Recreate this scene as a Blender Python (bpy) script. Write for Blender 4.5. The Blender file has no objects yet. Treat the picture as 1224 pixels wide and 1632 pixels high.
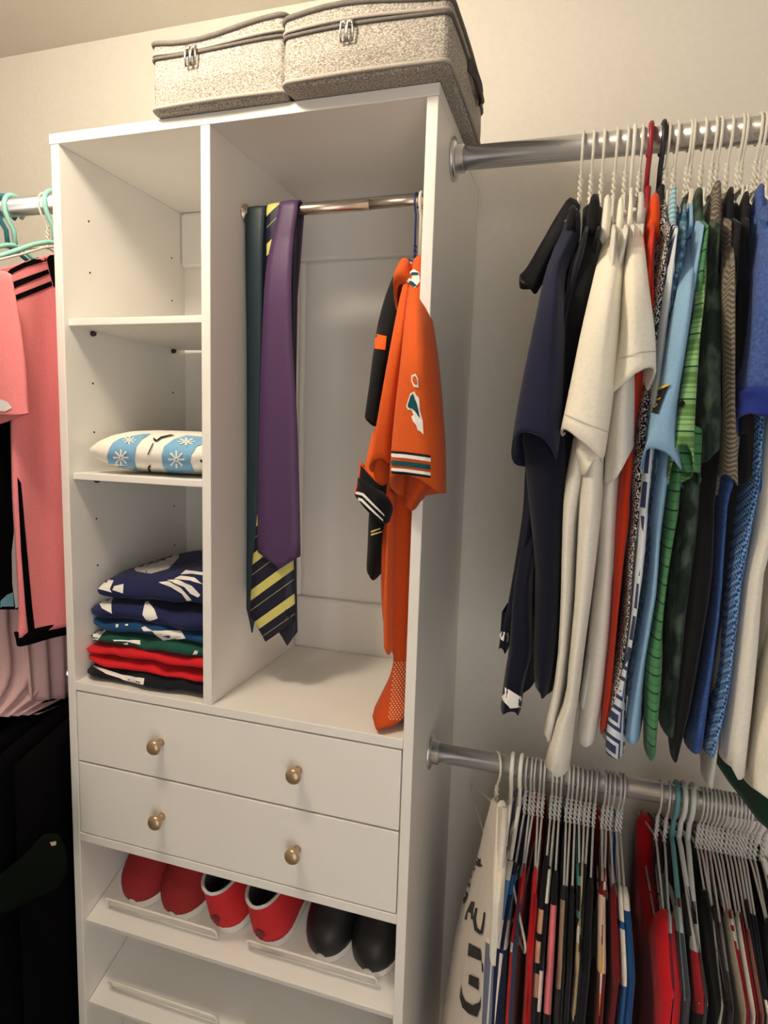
import bpy, bmesh, math, random
from mathutils import Vector, Matrix
from mathutils.bvhtree import BVHTree
from mathutils.geometry import delaunay_2d_cdt
from mathutils import noise

scene = bpy.context.scene
COL = scene.collection
random.seed(7)
PI = math.pi

# ------------------------------------------------------------------ camera
FPX, CX, CY, CZ = 1002.525, 0.84515, -0.86704, 1.63076
YAW, PITCH, ROLL = 0.296055, -0.124818, 0.031563
fw = Vector((-math.sin(YAW)*math.cos(PITCH), math.cos(YAW)*math.cos(PITCH), math.sin(PITCH)))
rt0 = Vector((math.cos(YAW), math.sin(YAW), 0)); up0 = rt0.cross(fw)
rt = rt0*math.cos(ROLL) + up0*math.sin(ROLL)
up = -rt0*math.sin(ROLL) + up0*math.cos(ROLL)
CAM = Vector((CX, CY, CZ))
cd = bpy.data.cameras.new('camera'); cam = bpy.data.objects.new('camera', cd); COL.objects.link(cam)
cd.sensor_fit = 'VERTICAL'; cd.sensor_height = 36.0; cd.lens = FPX/1632*36.0
cd.clip_start = 0.02; cd.clip_end = 50
m = Matrix((rt, up, -fw)).transposed().to_4x4(); m.translation = CAM
cam.matrix_world = m
scene.camera = cam

# ------------------------------------------------------------------ world, exposure
w = bpy.data.worlds.new('fill_light'); scene.world = w; w.use_nodes = True  # soft fill, tuned to lift the shade; enters by the added doorway
w.node_tree.nodes['Background'].inputs[0].default_value = (1.0, 0.95, 0.92, 1)
w.node_tree.nodes['Background'].inputs[1].default_value = 2.2
vs = scene.view_settings
vs.view_transform = 'Standard'; vs.look = 'None'; vs.gamma = 1.0; vs.use_curve_mapping = False
vs.exposure = 0.0
LAMP_POS = Vector((0.20, -0.42, 2.446)); LAMP_STRENGTH = 96.0; LAMP_COL = (1.0, 0.865, 0.68)

# ------------------------------------------------------------------ helpers
def ray(u, v): return fw + rt*((u-612)/FPX) + up*((816-v)/FPX)
def at(u, v, y):
    r = ray(u, v); return CAM + r*((y-CY)/r.y)
def atx(u, v, x):
    r = ray(u, v); return CAM + r*((x-CX)/r.x)
def lin(c):
    c = c/255.0
    return c/12.92 if c <= 0.04045 else ((c+0.055)/1.055)**2.4
def rgb(r, g, b): return (lin(r), lin(g), lin(b), 1)

MATS = {}
def mat(name, col, rough=0.6, metal=0.0, **k):
    key = name
    if key in MATS: return MATS[key]
    M = bpy.data.materials.new(name); M.use_nodes = True
    nt = M.node_tree; b = nt.nodes['Principled BSDF']
    b.inputs['Base Color'].default_value = col
    b.inputs['Roughness'].default_value = rough
    b.inputs['Metallic'].default_value = metal
    if 'spec' in k: b.inputs['Specular IOR Level'].default_value = k['spec']
    if k.get('emit'):
        b.inputs['Emission Color'].default_value = k['emit'][0]; b.inputs['Emission Strength'].default_value = k['emit'][1]
    if k.get('sheen'):
        b.inputs['Sheen Weight'].default_value = k['sheen']
    def N(t, **kw):
        n = nt.nodes.new(t)
        for a, v in kw.items(): setattr(n, a, v)
        return n
    tc = N('ShaderNodeTexCoord')
    if k.get('noise'):                                   # fine colour mottling: (scale, amount)
        sc, am = k['noise']
        n = N('ShaderNodeTexNoise'); n.inputs['Scale'].default_value = sc; n.inputs['Detail'].default_value = 4
        nt.links.new(tc.outputs['Object'], n.inputs['Vector'])
        r = N('ShaderNodeValToRGB')
        r.color_ramp.elements[0].position = 0.3; r.color_ramp.elements[1].position = 0.7
        r.color_ramp.elements[0].color = tuple(c*(1-am) for c in col[:3])+(1,)
        r.color_ramp.elements[1].color = tuple(min(1, c*(1+am)) for c in col[:3])+(1,)
        nt.links.new(n.outputs['Fac'], r.inputs['Fac']); nt.links.new(r.outputs['Color'], b.inputs['Base Color'])
    if k.get('bump'):                                    # (scale, strength, distance)
        sc, st, di = k['bump']
        n = N('ShaderNodeTexNoise'); n.inputs['Scale'].default_value = sc; n.inputs['Detail'].default_value = 3
        mp = N('ShaderNodeMapping'); mp.inputs['Scale'].default_value = k.get('bstretch', (1, 1, 1))
        nt.links.new(tc.outputs['Object'], mp.inputs['Vector']); nt.links.new(mp.outputs['Vector'], n.inputs['Vector'])
        bp = N('ShaderNodeBump'); bp.inputs['Strength'].default_value = st; bp.inputs['Distance'].default_value = di
        nt.links.new(n.outputs['Fac'], bp.inputs['Height']); nt.links.new(bp.outputs['Normal'], b.inputs['Normal'])
    if k.get('custom'): k['custom'](nt, b, tc, N)
    MATS[key] = M
    return M

def cloth(r, g, b, am=0.045, custom=None, tag='', rough=0.92):
    return mat('cloth_%d_%d_%d%s' % (r, g, b, tag), rgb(r, g, b), rough, spec=0.15, noise=(260, am), bump=(30, 0.45, 0.005),
               bstretch=(1, 1, 0.35), custom=custom, sheen=0.08)

def ramp(nt, N, stops, const=True):
    r = N('ShaderNodeValToRGB'); cr = r.color_ramp
    cr.interpolation = 'CONSTANT' if const else 'LINEAR'
    while len(cr.elements) < len(stops): cr.elements.new(0.5)
    for e, (p, c) in zip(cr.elements, stops): e.position = p; e.color = c
    return r
def sep(nt, N, tc):
    s = N('ShaderNodeSeparateXYZ'); nt.links.new(tc.outputs['Object'], s.inputs[0]); return s
def mth(nt, N, op, a, b=None, c=None):
    n = N('ShaderNodeMath', operation=op)
    for i, v in enumerate((a, b, c)):
        if v is None: continue
        if isinstance(v, (int, float)): n.inputs[i].default_value = v
        else: nt.links.new(v, n.inputs[i])
    return n.outputs[0]
def zstripes(stops, period, const=True):
    def f(nt, b, tc, N):
        s = sep(nt, N, tc)
        fr = mth(nt, N, 'FRACT', mth(nt, N, 'MULTIPLY', s.outputs[2], 1.0/period))
        r = ramp(nt, N, stops, const); nt.links.new(fr, r.inputs[0]); nt.links.new(r.outputs[0], b.inputs['Base Color'])
    return f
def qbands(stops):                                        # bands along the garment's own edge (attribute q, metres)
    def f(nt, b, tc, N):
        a = N('ShaderNodeAttribute', attribute_name='q')
        r = ramp(nt, N, stops); nt.links.new(mth(nt, N, 'MULTIPLY', a.outputs['Fac'], 2.0), r.inputs[0])
        nt.links.new(r.outputs[0], b.inputs['Base Color'])
    return f
def speckle(c1, c2, scale=320, lo=0.48, hi=0.56, stretch=(1, 1, 1)):
    def f(nt, b, tc, N):
        n = N('ShaderNodeTexNoise'); n.inputs['Scale'].default_value = scale; n.inputs['Detail'].default_value = 2
        mp = N('ShaderNodeMapping'); mp.inputs['Scale'].default_value = stretch
        nt.links.new(tc.outputs['Object'], mp.inputs['Vector']); nt.links.new(mp.outputs['Vector'], n.inputs['Vector'])
        r = ramp(nt, N, [(lo, c1), (hi, c2)], False); nt.links.new(n.outputs['Fac'], r.inputs[0])
        nt.links.new(r.outputs[0], b.inputs['Base Color'])
    return f
def meander(c1, c2, cell=0.042, rings=3.0):               # square spirals: nested squares with every second cell shifted
    def f(nt, b, tc, N):
        s = sep(nt, N, tc)
        a = mth(nt, N, 'MULTIPLY', mth(nt, N, 'ADD', s.outputs[0], mth(nt, N, 'MULTIPLY', s.outputs[1], 0.6)), 1/cell)
        z = mth(nt, N, 'ADD', mth(nt, N, 'MULTIPLY', s.outputs[2], 1/cell), mth(nt, N, 'MULTIPLY', a, 0.55))
        fa = mth(nt, N, 'ABSOLUTE', mth(nt, N, 'SUBTRACT', mth(nt, N, 'FRACT', a), 0.5))
        fz = mth(nt, N, 'ABSOLUTE', mth(nt, N, 'SUBTRACT', mth(nt, N, 'FRACT', z), 0.5))
        mx = mth(nt, N, 'MAXIMUM', fa, fz)
        k = mth(nt, N, 'FRACT', mth(nt, N, 'MULTIPLY', mx, rings*2))
        r = ramp(nt, N, [(0, c1), (0.52, c2)]); nt.links.new(k, r.inputs[0]); nt.links.new(r.outputs[0], b.inputs['Base Color'])
    return f
def herring(c1, c2, cell=0.006):
    def f(nt, b, tc, N):
        s = sep(nt, N, tc)
        zz = mth(nt, N, 'ABSOLUTE', mth(nt, N, 'SUBTRACT', mth(nt, N, 'FRACT', mth(nt, N, 'MULTIPLY', mth(nt, N, 'ADD', s.outputs[0], s.outputs[1]), 1/(cell*2))), 0.5))
        k = mth(nt, N, 'FRACT', mth(nt, N, 'ADD', mth(nt, N, 'MULTIPLY', s.outputs[2], 1/cell), mth(nt, N, 'MULTIPLY', zz, 2)))
        r = ramp(nt, N, [(0, c1), (0.5, c2)]); nt.links.new(k, r.inputs[0]); nt.links.new(r.outputs[0], b.inputs['Base Color'])
    return f
def checkers(c1, c2, cell=0.006):
    def f(nt, b, tc, N):
        n = N('ShaderNodeTexChecker'); n.inputs['Scale'].default_value = 1/cell
        mp = N('ShaderNodeMapping'); mp.inputs['Rotation'].default_value = (0.5, 0.3, 0.6)
        nt.links.new(tc.outputs['Object'], mp.inputs['Vector']); nt.links.new(mp.outputs['Vector'], n.inputs['Vector'])
        n.inputs['Color1'].default_value = c1; n.inputs['Color2'].default_value = c2
        nt.links.new(n.outputs['Color'], b.inputs['Base Color'])
    return f

WPOS = {}      # object -> world offset of its local frame (no rotation)
WORLD = {}     # object name -> (world verts, faces) for laying prints onto it
def empty(name, loc):
    o = bpy.data.objects.new(name, None); COL.objects.link(o); o.location = loc; o.empty_display_size = 0.05
    WPOS[o] = Vector(loc); return o
def tag(o, label=None, cat=None, group=None, kind=None):
    if label: o['label'] = label
    if cat: o['category'] = cat
    if group: o['group'] = group
    if kind: o['kind'] = kind
    return o
def mesh(name, verts, faces, material, parent=None, smooth=False, loc=None, bevel=0, subdiv=0, q=None, solid=0, weld=False):
    off = WPOS[parent] if parent else (Vector(loc) if loc is not None else Vector((0, 0, 0)))
    me = bpy.data.meshes.new(name)
    me.from_pydata([tuple(Vector(v)-off) for v in verts], [], faces); me.update()
    bm = bmesh.new(); bm.from_mesh(me)
    if weld: bmesh.ops.remove_doubles(bm, verts=bm.verts, dist=.0003)
    bmesh.ops.recalc_face_normals(bm, faces=bm.faces); bm.to_mesh(me); bm.free()
    if smooth:
        for p in me.polygons: p.use_smooth = True
    if q is not None:
        a = me.attributes.new('q', 'FLOAT', 'POINT')
        a.data.foreach_set('value', q)
    o = bpy.data.objects.new(name, me); COL.objects.link(o)
    if isinstance(material, (list, tuple)):
        for mm in material: me.materials.append(mm)
    elif material: me.materials.append(material)
    if parent: o.parent = parent
    else: o.location = off
    WPOS[o] = off
    WORLD[o.name] = ([Vector(v) for v in verts], faces)
    if solid:
        md = o.modifiers.new('thickness', 'SOLIDIFY'); md.thickness = solid; md.offset = 0
    if bevel:
        md = o.modifiers.new('bevel', 'BEVEL'); md.width = bevel; md.segments = 2; md.limit_method = 'ANGLE'
    if subdiv:
        md = o.modifiers.new('sub', 'SUBSURF'); md.levels = subdiv; md.render_levels = subdiv
    return o
def boxg(x0, x1, y0, y1, z0, z1):
    v = [(x, y, z) for z in (z0, z1) for y in (y0, y1) for x in (x0, x1)]
    f = [(0, 2, 3, 1), (4, 5, 7, 6), (0, 1, 5, 4), (2, 6, 7, 3), (0, 4, 6, 2), (1, 3, 7, 5)]
    return v, f
def box(name, x0, x1, y0, y1, z0, z1, material, parent=None, bevel=0.0012, loc=None):
    v, f = boxg(x0, x1, y0, y1, z0, z1)
    return mesh(name, v, f, material, parent, bevel=bevel, loc=loc)
def sweepg(path, r, n=8, closed=False, caps=True):
    P = [Vector(p) for p in path]; V = []; Fc = []
    ref = None; L = len(P)
    for i, p in enumerate(P):
        a = P[(i-1) % L] if (closed or i > 0) else p
        b = P[(i+1) % L] if (closed or i < L-1) else p
        t = (b-a).normalized()
        if ref is None:
            ref = Vector((0, 0, 1)) if abs(t.z) < 0.9 else Vector((1, 0, 0))
        s = t.cross(ref)
        if s.length < 1e-6: s = t.orthogonal()
        s.normalize(); w2 = s.cross(t).normalized(); ref = w2
        rr = r[i] if isinstance(r, (list, tuple)) else r
        for k in range(n):
            an = 2*PI*k/n; V.append(p + s*(rr*math.cos(an)) + w2*(rr*math.sin(an)))
    R = L if closed else L-1
    for i in range(R):
        for k in range(n):
            a = i*n+k; b = i*n+(k+1) % n; c = ((i+1) % L)*n+(k+1) % n; d = ((i+1) % L)*n+k
            Fc.append((a, b, c, d))
    if caps and not closed:
        Fc.append(tuple(range(n-1, -1, -1))); Fc.append(tuple((L-1)*n+k for k in range(n)))
    return V, Fc
def sweep(name, path, r, material, parent=None, n=8, closed=False, loc=None):
    v, f = sweepg(path, r, n, closed); return mesh(name, v, f, material, parent, smooth=True, loc=loc)
def join(*gs):
    V, Fc = [], []
    for v, f in gs:
        o = len(V); V += list(v); Fc += [tuple(i+o for i in t) for t in f]
    return V, Fc
def lofted(rings, closed=True, cap0=False, cap1=False):
    n = len(rings[0]); V = [Vector(p) for r in rings for p in r]; Fc = []
    for i in range(len(rings)-1):
        for k in range(n if closed else n-1):
            Fc.append((i*n+k, i*n+(k+1) % n, (i+1)*n+(k+1) % n, (i+1)*n+k))
    if cap0: Fc.append(tuple(range(n)))
    if cap1: Fc.append(tuple((len(rings)-1)*n+k for k in range(n)))
    return V, Fc
def lathe(name, c, axis, prof, material, parent=None, n=24, loc=None):
    ax = Vector(axis).normalized(); s = ax.orthogonal().normalized(); t = ax.cross(s)
    rings = [[Vector(c)+ax*h+(s*math.cos(2*PI*k/n)+t*math.sin(2*PI*k/n))*max(r, 1e-5) for k in range(n)] for r, h in prof]
    v, f = lofted(rings, True, True, True); return mesh(name, v, f, material, parent, smooth=True, loc=loc)
def smooth(a, b, x):
    t = max(0, min(1, (x-a)/(b-a))) if b != a else float(x > a)
    return t*t*(3-2*t)
def lerp(a, b, t): return a+(b-a)*t

def print_on(name, targets, polys, material, parent, off=0.0009, step=5.0):
    """flat print laid on real cloth: outlines given as seen from the front, pressed onto the surface below them"""
    if len(polys) > 1 and name not in ('mesh_holes', 'snowflake'):
        r_ = [print_on(name, targets, [p], material, parent, off, step) for p in polys]
        return r_
    V, Fc = [], []
    tv, tf = [], []
    for o in targets:
        v, f = WORLD[o.name]; k = len(tv); tv += v; tf += [tuple(i+k for i in t) for t in f]
    bvh = BVHTree.FromPolygons(tv, tf)
    for poly in polys:
        pts = []
        L = len(poly)
        for i in range(L):
            a, b = poly[i], poly[(i+1) % L]; d = math.hypot(b[0]-a[0], b[1]-a[1]); n = max(1, int(d/step))
            for j in range(n): pts.append((a[0]+(b[0]-a[0])*j/n, a[1]+(b[1]-a[1])*j/n))
        nb = len(pts); edges = [(i, (i+1) % nb) for i in range(nb)]
        us = [p[0] for p in pts]; vv = [p[1] for p in pts]
        u = min(us)+step/2
        while u < max(us):
            v = min(vv)+step/2
            while v < max(vv):
                ins = False; j = nb-1
                for i in range(nb):
                    if (pts[i][1] > v) != (pts[j][1] > v) and u < (pts[j][0]-pts[i][0])*(v-pts[i][1])/(pts[j][1]-pts[i][1])+pts[i][0]: ins = not ins
                    j = i
                if ins and min((p[0]-u)**2+(p[1]-v)**2 for p in pts[:nb]) > (step*0.4)**2: pts.append((u, v))
                v += step
            u += step
        r = delaunay_2d_cdt([Vector(p) for p in pts], edges, [], 2, 1e-4)
        idx = {}
        for i, p in enumerate(r[0]):
            d = ray(p.x, p.y).normalized()
            h, nrm, _, _ = bvh.ray_cast(CAM, d)
            if h is None: continue
            if nrm.dot(d) > 0: nrm = -nrm
            idx[i] = len(V); V.append(h+nrm*off-d*off*0.6)
        for t in r[2]:
            if all(i in idx for i in t):
                q = [V[idx[i]] for i in t]
                if max((q[a]-q[a-1]).length for a in range(len(q))) < 0.05: Fc.append(tuple(idx[i] for i in t))
    if not Fc: return None
    return mesh(name, V, Fc, material, parent, smooth=True)

def copy_thing(root, loc, label=None, group=None, rotz=0):
    r = root.copy(); COL.objects.link(r); r.location = loc; r.rotation_euler = (0, 0, rotz)
    if label: r['label'] = label
    if group: r['group'] = group
    for ch in root.children:
        c = ch.copy(); COL.objects.link(c); c.parent = r
    WPOS[r] = Vector(loc)
    return r

# ------------------------------------------------------------------ materials of the place
wall_m = mat('wall_paint', rgb(224, 219, 209), 0.85, bump=(220, 0.12, 0.002), noise=(90, 0.02))
ceil_m = mat('ceiling_paint', rgb(222, 216, 205), 0.9, bump=(160, 0.2, 0.002))
white = mat('white_laminate', rgb(235, 232, 226), 0.42, noise=(14, 0.012))
carpet = mat('carpet', rgb(150, 138, 122), 0.98, noise=(120, 0.3), bump=(400, 0.6, 0.01))
trim_m = mat('trim_paint', rgb(236, 233, 226), 0.5)
chrome = mat('chrome', rgb(226, 226, 228), 0.27, 0.9)
nickel = mat('brushed_nickel', rgb(206, 192, 178), 0.28, 1.0)
bronze = mat('satin_bronze', rgb(190, 164, 134), 0.34, 0.75)
pin_m = mat('dark_pin', rgb(70, 62, 54), 0.4, 0.6)
hole_m = mat('hole', rgb(40, 36, 32), 0.9)
wire_m = mat('grey_wire', rgb(196, 194, 190), 0.45, 0.25)
wirew_m = mat('white_wire', rgb(225, 220, 206), 0.5)
wireb_m = mat('blue_wire', rgb(40, 52, 110), 0.45)
vin_white = mat('white_plastic', rgb(236, 232, 222), 0.45)
vin_red = mat('red_plastic', rgb(150, 28, 40), 0.4)
vin_black = mat('black_plastic', rgb(22, 22, 26), 0.4)
vin_teal = mat('teal_plastic', rgb(92, 142, 146), 0.4)
vin_grey = mat('pale_grey_plastic', rgb(198, 200, 196), 0.45)
mint = mat('mint_plastic', rgb(158, 220, 208), 0.35)
tealdk = mat('deep_teal_plastic', rgb(48, 118, 134), 0.4)

# ------------------------------------------------------------------ room shell
W, T, H, D = 0.638, 0.016, 2.09, 0.342
CEIL = 2.446
XL, XR, YF = -1.25, 2.3, -1.9
def struct(name, x0, x1, y0, y1, z0, z1, m_): 
    o = box(name, x0, x1, y0, y1, z0, z1, m_, bevel=0); o['kind'] = 'structure'; return o
struct('floor', XL, XR, YF, D, -0.08, 0, carpet)
struct('ceiling', XL-.1, XR+.1, YF-.1, D+.1, CEIL, CEIL+.08, ceil_m)
struct('wall_back', XL-.1, XR+.1, D, D+.1, 0, CEIL, wall_m)
struct('wall_left', XL-.1, XL, YF, D, 0, CEIL, wall_m)
struct('wall_right', XR, XR+.1, YF, D, 0, CEIL, wall_m)
DX0, DX1, DZ = 0.75, 2.0, 2.08  # unseen doorway behind the camera, added and widened to let fill light in
wv, wf = join(boxg(XL-.1, DX0, YF-.1, YF, 0, CEIL), boxg(DX1, XR+.1, YF-.1, YF, 0, CEIL), boxg(DX0, DX1, YF-.1, YF, DZ, CEIL))
tag(mesh('wall_front', wv, wf, wall_m), kind='structure')
wv, wf = join(boxg(DX0-.07, DX0, YF, YF+.015, 0, DZ+.07), boxg(DX1, DX1+.07, YF, YF+.015, 0, DZ+.07), boxg(DX0, DX1, YF, YF+.015, DZ, DZ+.07))
tag(mesh('trim_1', wv, wf, trim_m), kind='structure')
struct('baseboard_back', XL, -0.01, D-.014, D, 0, .09, trim_m)
struct('baseboard_right', W+.01, XR, D-.014, D, 0, .09, trim_m)

# ceiling lamp (out of frame, above and in front of the tower)
lamp = tag(empty('ceiling_lamp', LAMP_POS), 'round flush ceiling lamp with a glowing glass globe above the tower', 'lamp')
lathe('lamp_base', LAMP_POS, (0, 0, -1), [(0.02, 0), (0.075, 0), (0.075, 0.010), (0.055, 0.018), (0.045, 0.026), (0.02, 0.0265)], trim_m, lamp, 40)
glow = mat('lamp_glass', (1, 0.9, 0.75, 1), 0.4, emit=(LAMP_COL+(1,), LAMP_STRENGTH))
lathe('lamp_globe', LAMP_POS+Vector((0, 0, -0.0268)), (0, 0, -1), [(0.04, 0)] + [(0.078*math.sin(a_), 0.067-0.078*math.cos(a_)) for a_ in [0.55+k_*(PI-0.56)/14 for k_ in range(15)]], glow, lamp, 40)

# ------------------------------------------------------------------ the closet tower
tower = tag(empty('closet_tower', (W/2, D/2, 0)), 'tall white laminate closet tower with cubbies, drawers and slanted shoe shelves', 'closet tower')
Yb = D-0.002
ZD, ZG, ZB, XD = 1.1756, 1.0253, 0.8858, 0.2773
box('side_panel', 0, T, 0.0, Yb, 0, H-T, white, tower)
box('side_panel', W-T, W, 0.0, Yb, 0, H-T, white, tower)
box('top_board', -0.002, W+0.001, -0.001, Yb, H-T, H, white, tower)
box('divider', XD, XD+T, 0.0, Yb-.02, ZD, H-T, white, tower)
box('fixed_shelf', T, W-T, -0.0005, Yb-.02, ZD-T, ZD, white, tower)
box('drawer_rail', T, W-T, 0.0, Yb-.02, ZB-T, ZB, white, tower)
box('bottom_board', T, W-T, 0.0, Yb-.02, 0.10, 0.10+T, white, tower)
box('toe_kick', T, W-T, 0.03, 0.045, 0, 0.10, white, tower)
# panelled back: rails and stiles stand proud of two recessed fields
BY0 = D-0.019
bp = box('back_panel', T, W-T, D-0.006, Yb, 0.116, H-T, white, tower)
box('rail', T, W-T, BY0, D-0.006, 1.963, H-T, white, bp, bevel=.007)
box('rail', T, W-T, BY0, D-0.006, ZD-.05, 1.283, white, bp, bevel=.007)
box('rail', T, W-T, BY0, D-0.006, 0.116, 0.25, white, bp, bevel=.003)
box('stile', 0.16, 0.303, BY0, D-0.006, 1.283, 1.965, white, bp, bevel=.007)
# adjustable shelves
for zs in (1.8036, 1.5464):
    s = box('cubby_shelf', T+.0005, XD-.0005, 0.0095, Yb-.022, zs-T*.72, zs, white, tower)
    for yy in (0.063, 0.293):
        for xx, dx in ((T, 1), (XD, -1)):
            lathe('shelf_pin', (xx, yy, zs-0.0165), (dx, 0, 0), [(0.002, 0), (0.0046, 0), (0.0046, 0.004), (0.003, 0.0075), (0.001, 0.008)], pin_m, s, 12)
for yy in (0.062, 0.293):
    for zz in (1.7015, 1.616, 1.46, 1.374, 1.89, 1.975):
        lathe('pin_hole', (T, yy, zz), (1, 0, 0), [(0.0005, 0), (0.0019, 0), (0.0019, 0.0004), (0.0005, 0.0004)], hole_m, tower, 10)
# drawers
for z0, z1 in ((ZG+.0015, ZD-T-.0025), (ZB+.0015, ZG-.0015)):
    dr = box('drawer', T+.002, W-T-.002, 0.0005, 0.30, z0, z1, white, tower, bevel=.0016)
    for kx in (0.194, 0.4515):
        zc = (z0+z1)/2 + 0.001
        lathe('knob', (kx, 0.0005, zc), (0, -1, 0), [(0.0005, 0), (0.0068, 0), (0.0058, 0.004), (0.005, 0.012), (0.0072, 0.0145), (0.0124, 0.0175), (0.0134, 0.0205), (0.011, 0.0245), (0.0055, 0.0265), (0.0005, 0.027)], bronze, dr, 24)
# slanted shoe shelves with wire fences
SL = math.radians(21.5)
def on_shelf(zl, x, s, h):                                 # s up the slope, h above the board
    return Vector((x, 0.007+s*math.cos(SL)-h*math.sin(SL), zl+s*math.sin(SL)+h*math.cos(SL)))
FENCES = {0.7045: [(0.046, 0.282), (0.345, 0.585)], 0.5325: [(0.046, 0.282), (0.345, 0.585)], 0.3600: [(0.046, 0.282), (0.345, 0.585)]}
for zl in (0.7045, 0.5325, 0.3600):
    vs_ = [on_shelf(zl, x, s, h) for h in (-.015, 0) for s in (0, 0.335) for x in (T+.0008, W-T-.0008)]
    _, f_ = boxg(0, 1, 0, 1, 0, 1)
    sh = mesh('shoe_shelf', vs_, f_, white, tower, bevel=.0012)
    for (a, b) in FENCES[zl]:
        s0 = 0.032; hh = 0.027; r_ = .006
        pth = [on_shelf(zl, a, s0, 0), on_shelf(zl, a, s0, hh-r_), on_shelf(zl, a+.0018, s0, hh-.0018), on_shelf(zl, a+r_, s0, hh),
               on_shelf(zl, b-r_, s0, hh), on_shelf(zl, b-.0018, s0, hh-.0018), on_shelf(zl, b, s0, hh-r_), on_shelf(zl, b, s0, 0)]
        sweep('shoe_fence', pth, 0.0022, vin_white, sh, 8)
        sweep('shoe_fence', [on_shelf(zl, a, s0, 0.003), on_shelf(zl, b, s0, 0.003)], 0.0016, vin_white, sh, 8)
# wardrobe rail inside the tower
ROD_Y, ROD_Z, ROD_R = 0.105, 1.9815, 0.0085
ir = sweep('hanging_rail', [(XD+T, ROD_Y, ROD_Z), (0.51, ROD_Y, ROD_Z)], ROD_R, nickel, tower, 16)
sweep('inner_tube', [(0.505, ROD_Y, ROD_Z), (W-T, ROD_Y, ROD_Z)], ROD_R*0.88, nickel, ir, 16)
for x_, s_ in ((XD+T, 1), (W-T, -1)):
    lathe('rail_socket', (x_, ROD_Y, ROD_Z), (s_, 0, 0), [(.001, 0), (.016, 0), (.016, .003), (.011, .005), (.011, .009), (.001, .0091)], nickel, ir, 20)

# ------------------------------------------------------------------ long closet rods
def rod(x0, x1, y, z, r, label, flange_x, sgn):
    o = empty('closet_rod', (x0, y, z)); tag(o, label, 'rod')
    sweep('tube', [(x0, y, z), (x1, y, z)], r, chrome, o, 24)
    lathe('flange', (flange_x, y, z), (sgn, 0, 0), [(.001, 0), (.030, 0), (.030, .003), (.021, .006), (.0195, .006), (.0195, .016), (r*.9, .0165)], chrome, o, 28)
    ex = x1 if sgn > 0 else x0
    lathe('flange', (ex, y, z), (-sgn, 0, 0), [(.001, 0), (.030, 0), (.030, .003), (.021, .006), (.0195, .006), (.0195, .016), (r*.9, .0165)], chrome, o, 28)
    return o
RU = (0.108, 2.037, 0.0165); RL = (0.121, 1.100, 0.0155); RK = (0.105, 2.0265, 0.0163)
rod(W+.0005, XR-.0005, *RU, 'upper chrome closet rod holding the shirts right of the tower', W+.0005, 1)
rod(W+.0005, XR-.0005, *RL, 'lower chrome closet rod packed with wire hangers and jerseys', W+.0005, 1)
rod(XL+.0005, -0.0005, *RK, 'chrome closet rod with mint hangers at the left of the tower', -0.0005, -1)
rod(XL+.0005, -0.0005, 0.121, 1.13, .0155, 'lower closet rod in the dark corner left of the tower', -0.0005, -1)

# ------------------------------------------------------------------ hangers (origin on the rod's axis, arms along y)
def hook_path(R, r, stem, back=0.75):
    rr = R+r+0.0006; P = []
    for k in range(15):
        a = -back + (PI+back)*k/14                      # from behind/below, over the top, to the front
        P.append(Vector((0, rr*math.cos(a), rr*math.sin(a))))
    P += [Vector((0, -rr*.97, -rr*.55)), Vector((0, -rr*.6, -rr*1.35)), Vector((0, -rr*.12, -rr*1.9)), Vector((0, 0, -stem))]
    return P
def make_hanger(name, R, r, stem, half, drop, material, wire=True, seed=0):
    rnd = random.Random(seed)
    o = empty(name, (0, 0, 0))
    sweep('hook', hook_path(R, r, stem), r, material, o, 8)
    if wire:                                            # twisted neck
        a, b = [], []
        for k in range(22):
            z = -stem+0.030-0.040*k/21; an = k*0.75
            for L_, ph in ((a, 0), (b, PI)):
                L_.append(Vector((math.cos(an+ph)*r*1.15, math.sin(an+ph)*r*1.15, z)))
        v, f = join(sweepg(a, r*.9, 6), sweepg(b, r*.9, 6)); mesh('neck_twist', v, f, material, o, smooth=True)
        z0 = -stem-0.008
    else: z0 = -stem
    zt = -stem-drop
    P = [Vector((0, 0, z0))]
    for s in (-1, 1):
        arm = [Vector((0, s*.018, z0-.004)), Vector((0, s*.05, lerp(z0, zt, .22))), Vector((0, s*half*.6, lerp(z0, zt, .58))), Vector((0, s*(half-.008), lerp(z0, zt, .96))),
               Vector((0, s*half, zt-.004)), Vector((0, s*(half-.004), zt-.012)), Vector((0, s*(half-.02), zt-.016))]
        P += arm if s < 0 else arm[::-1]
    # order: centre -> left arm -> bottom bar -> right arm back to centre
    sweep('arms', P, r, material, o, 8, closed=True)
    return o
PROTO = {}
def hanger(kind, x, rodspec, label, rotz=0.0):
    y, z, R = rodspec
    spec = {'white wire': (wirew_m, .0019, True), 'grey wire': (wire_m, .0017, True), 'blue wire': (wireb_m, .0016, True),
            'white plastic': (vin_white, .0033, False), 'red plastic': (vin_red, .0034, False), 'black plastic': (vin_black, .0034, False),
            'teal plastic': (vin_teal, .0036, False), 'pale grey plastic': (vin_grey, .0038, False), 'mint plastic': (mint, .0042, False),
            'deep teal plastic': (tealdk, .0042, False), 'slim white plastic': (vin_white, .0024, False)}[kind]
    key = (kind, R)
    loc = Vector((x, y, z))
    stem = 0.068 if R > .012 else .095
    if key not in PROTO:
        hf, dr_ = (.085, .05) if R == RU[2] else ((.20, .085) if R == RL[2] else ((.17, .085) if R == .0153 else ((.06, .04) if R == ROD_R else (.17, .08))))
        h = make_hanger('wire_hanger' if spec[2] else 'plastic_hanger', R, spec[1], stem, hf, dr_, spec[0], spec[2])
        h.location = loc; h.rotation_euler = (0, 0, rotz); PROTO[key] = h; tag(h, label, 'hanger', 'garment hangers'); return h
    return copy_thing(PROTO[key], loc, label, 'garment hangers', rotz)

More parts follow.
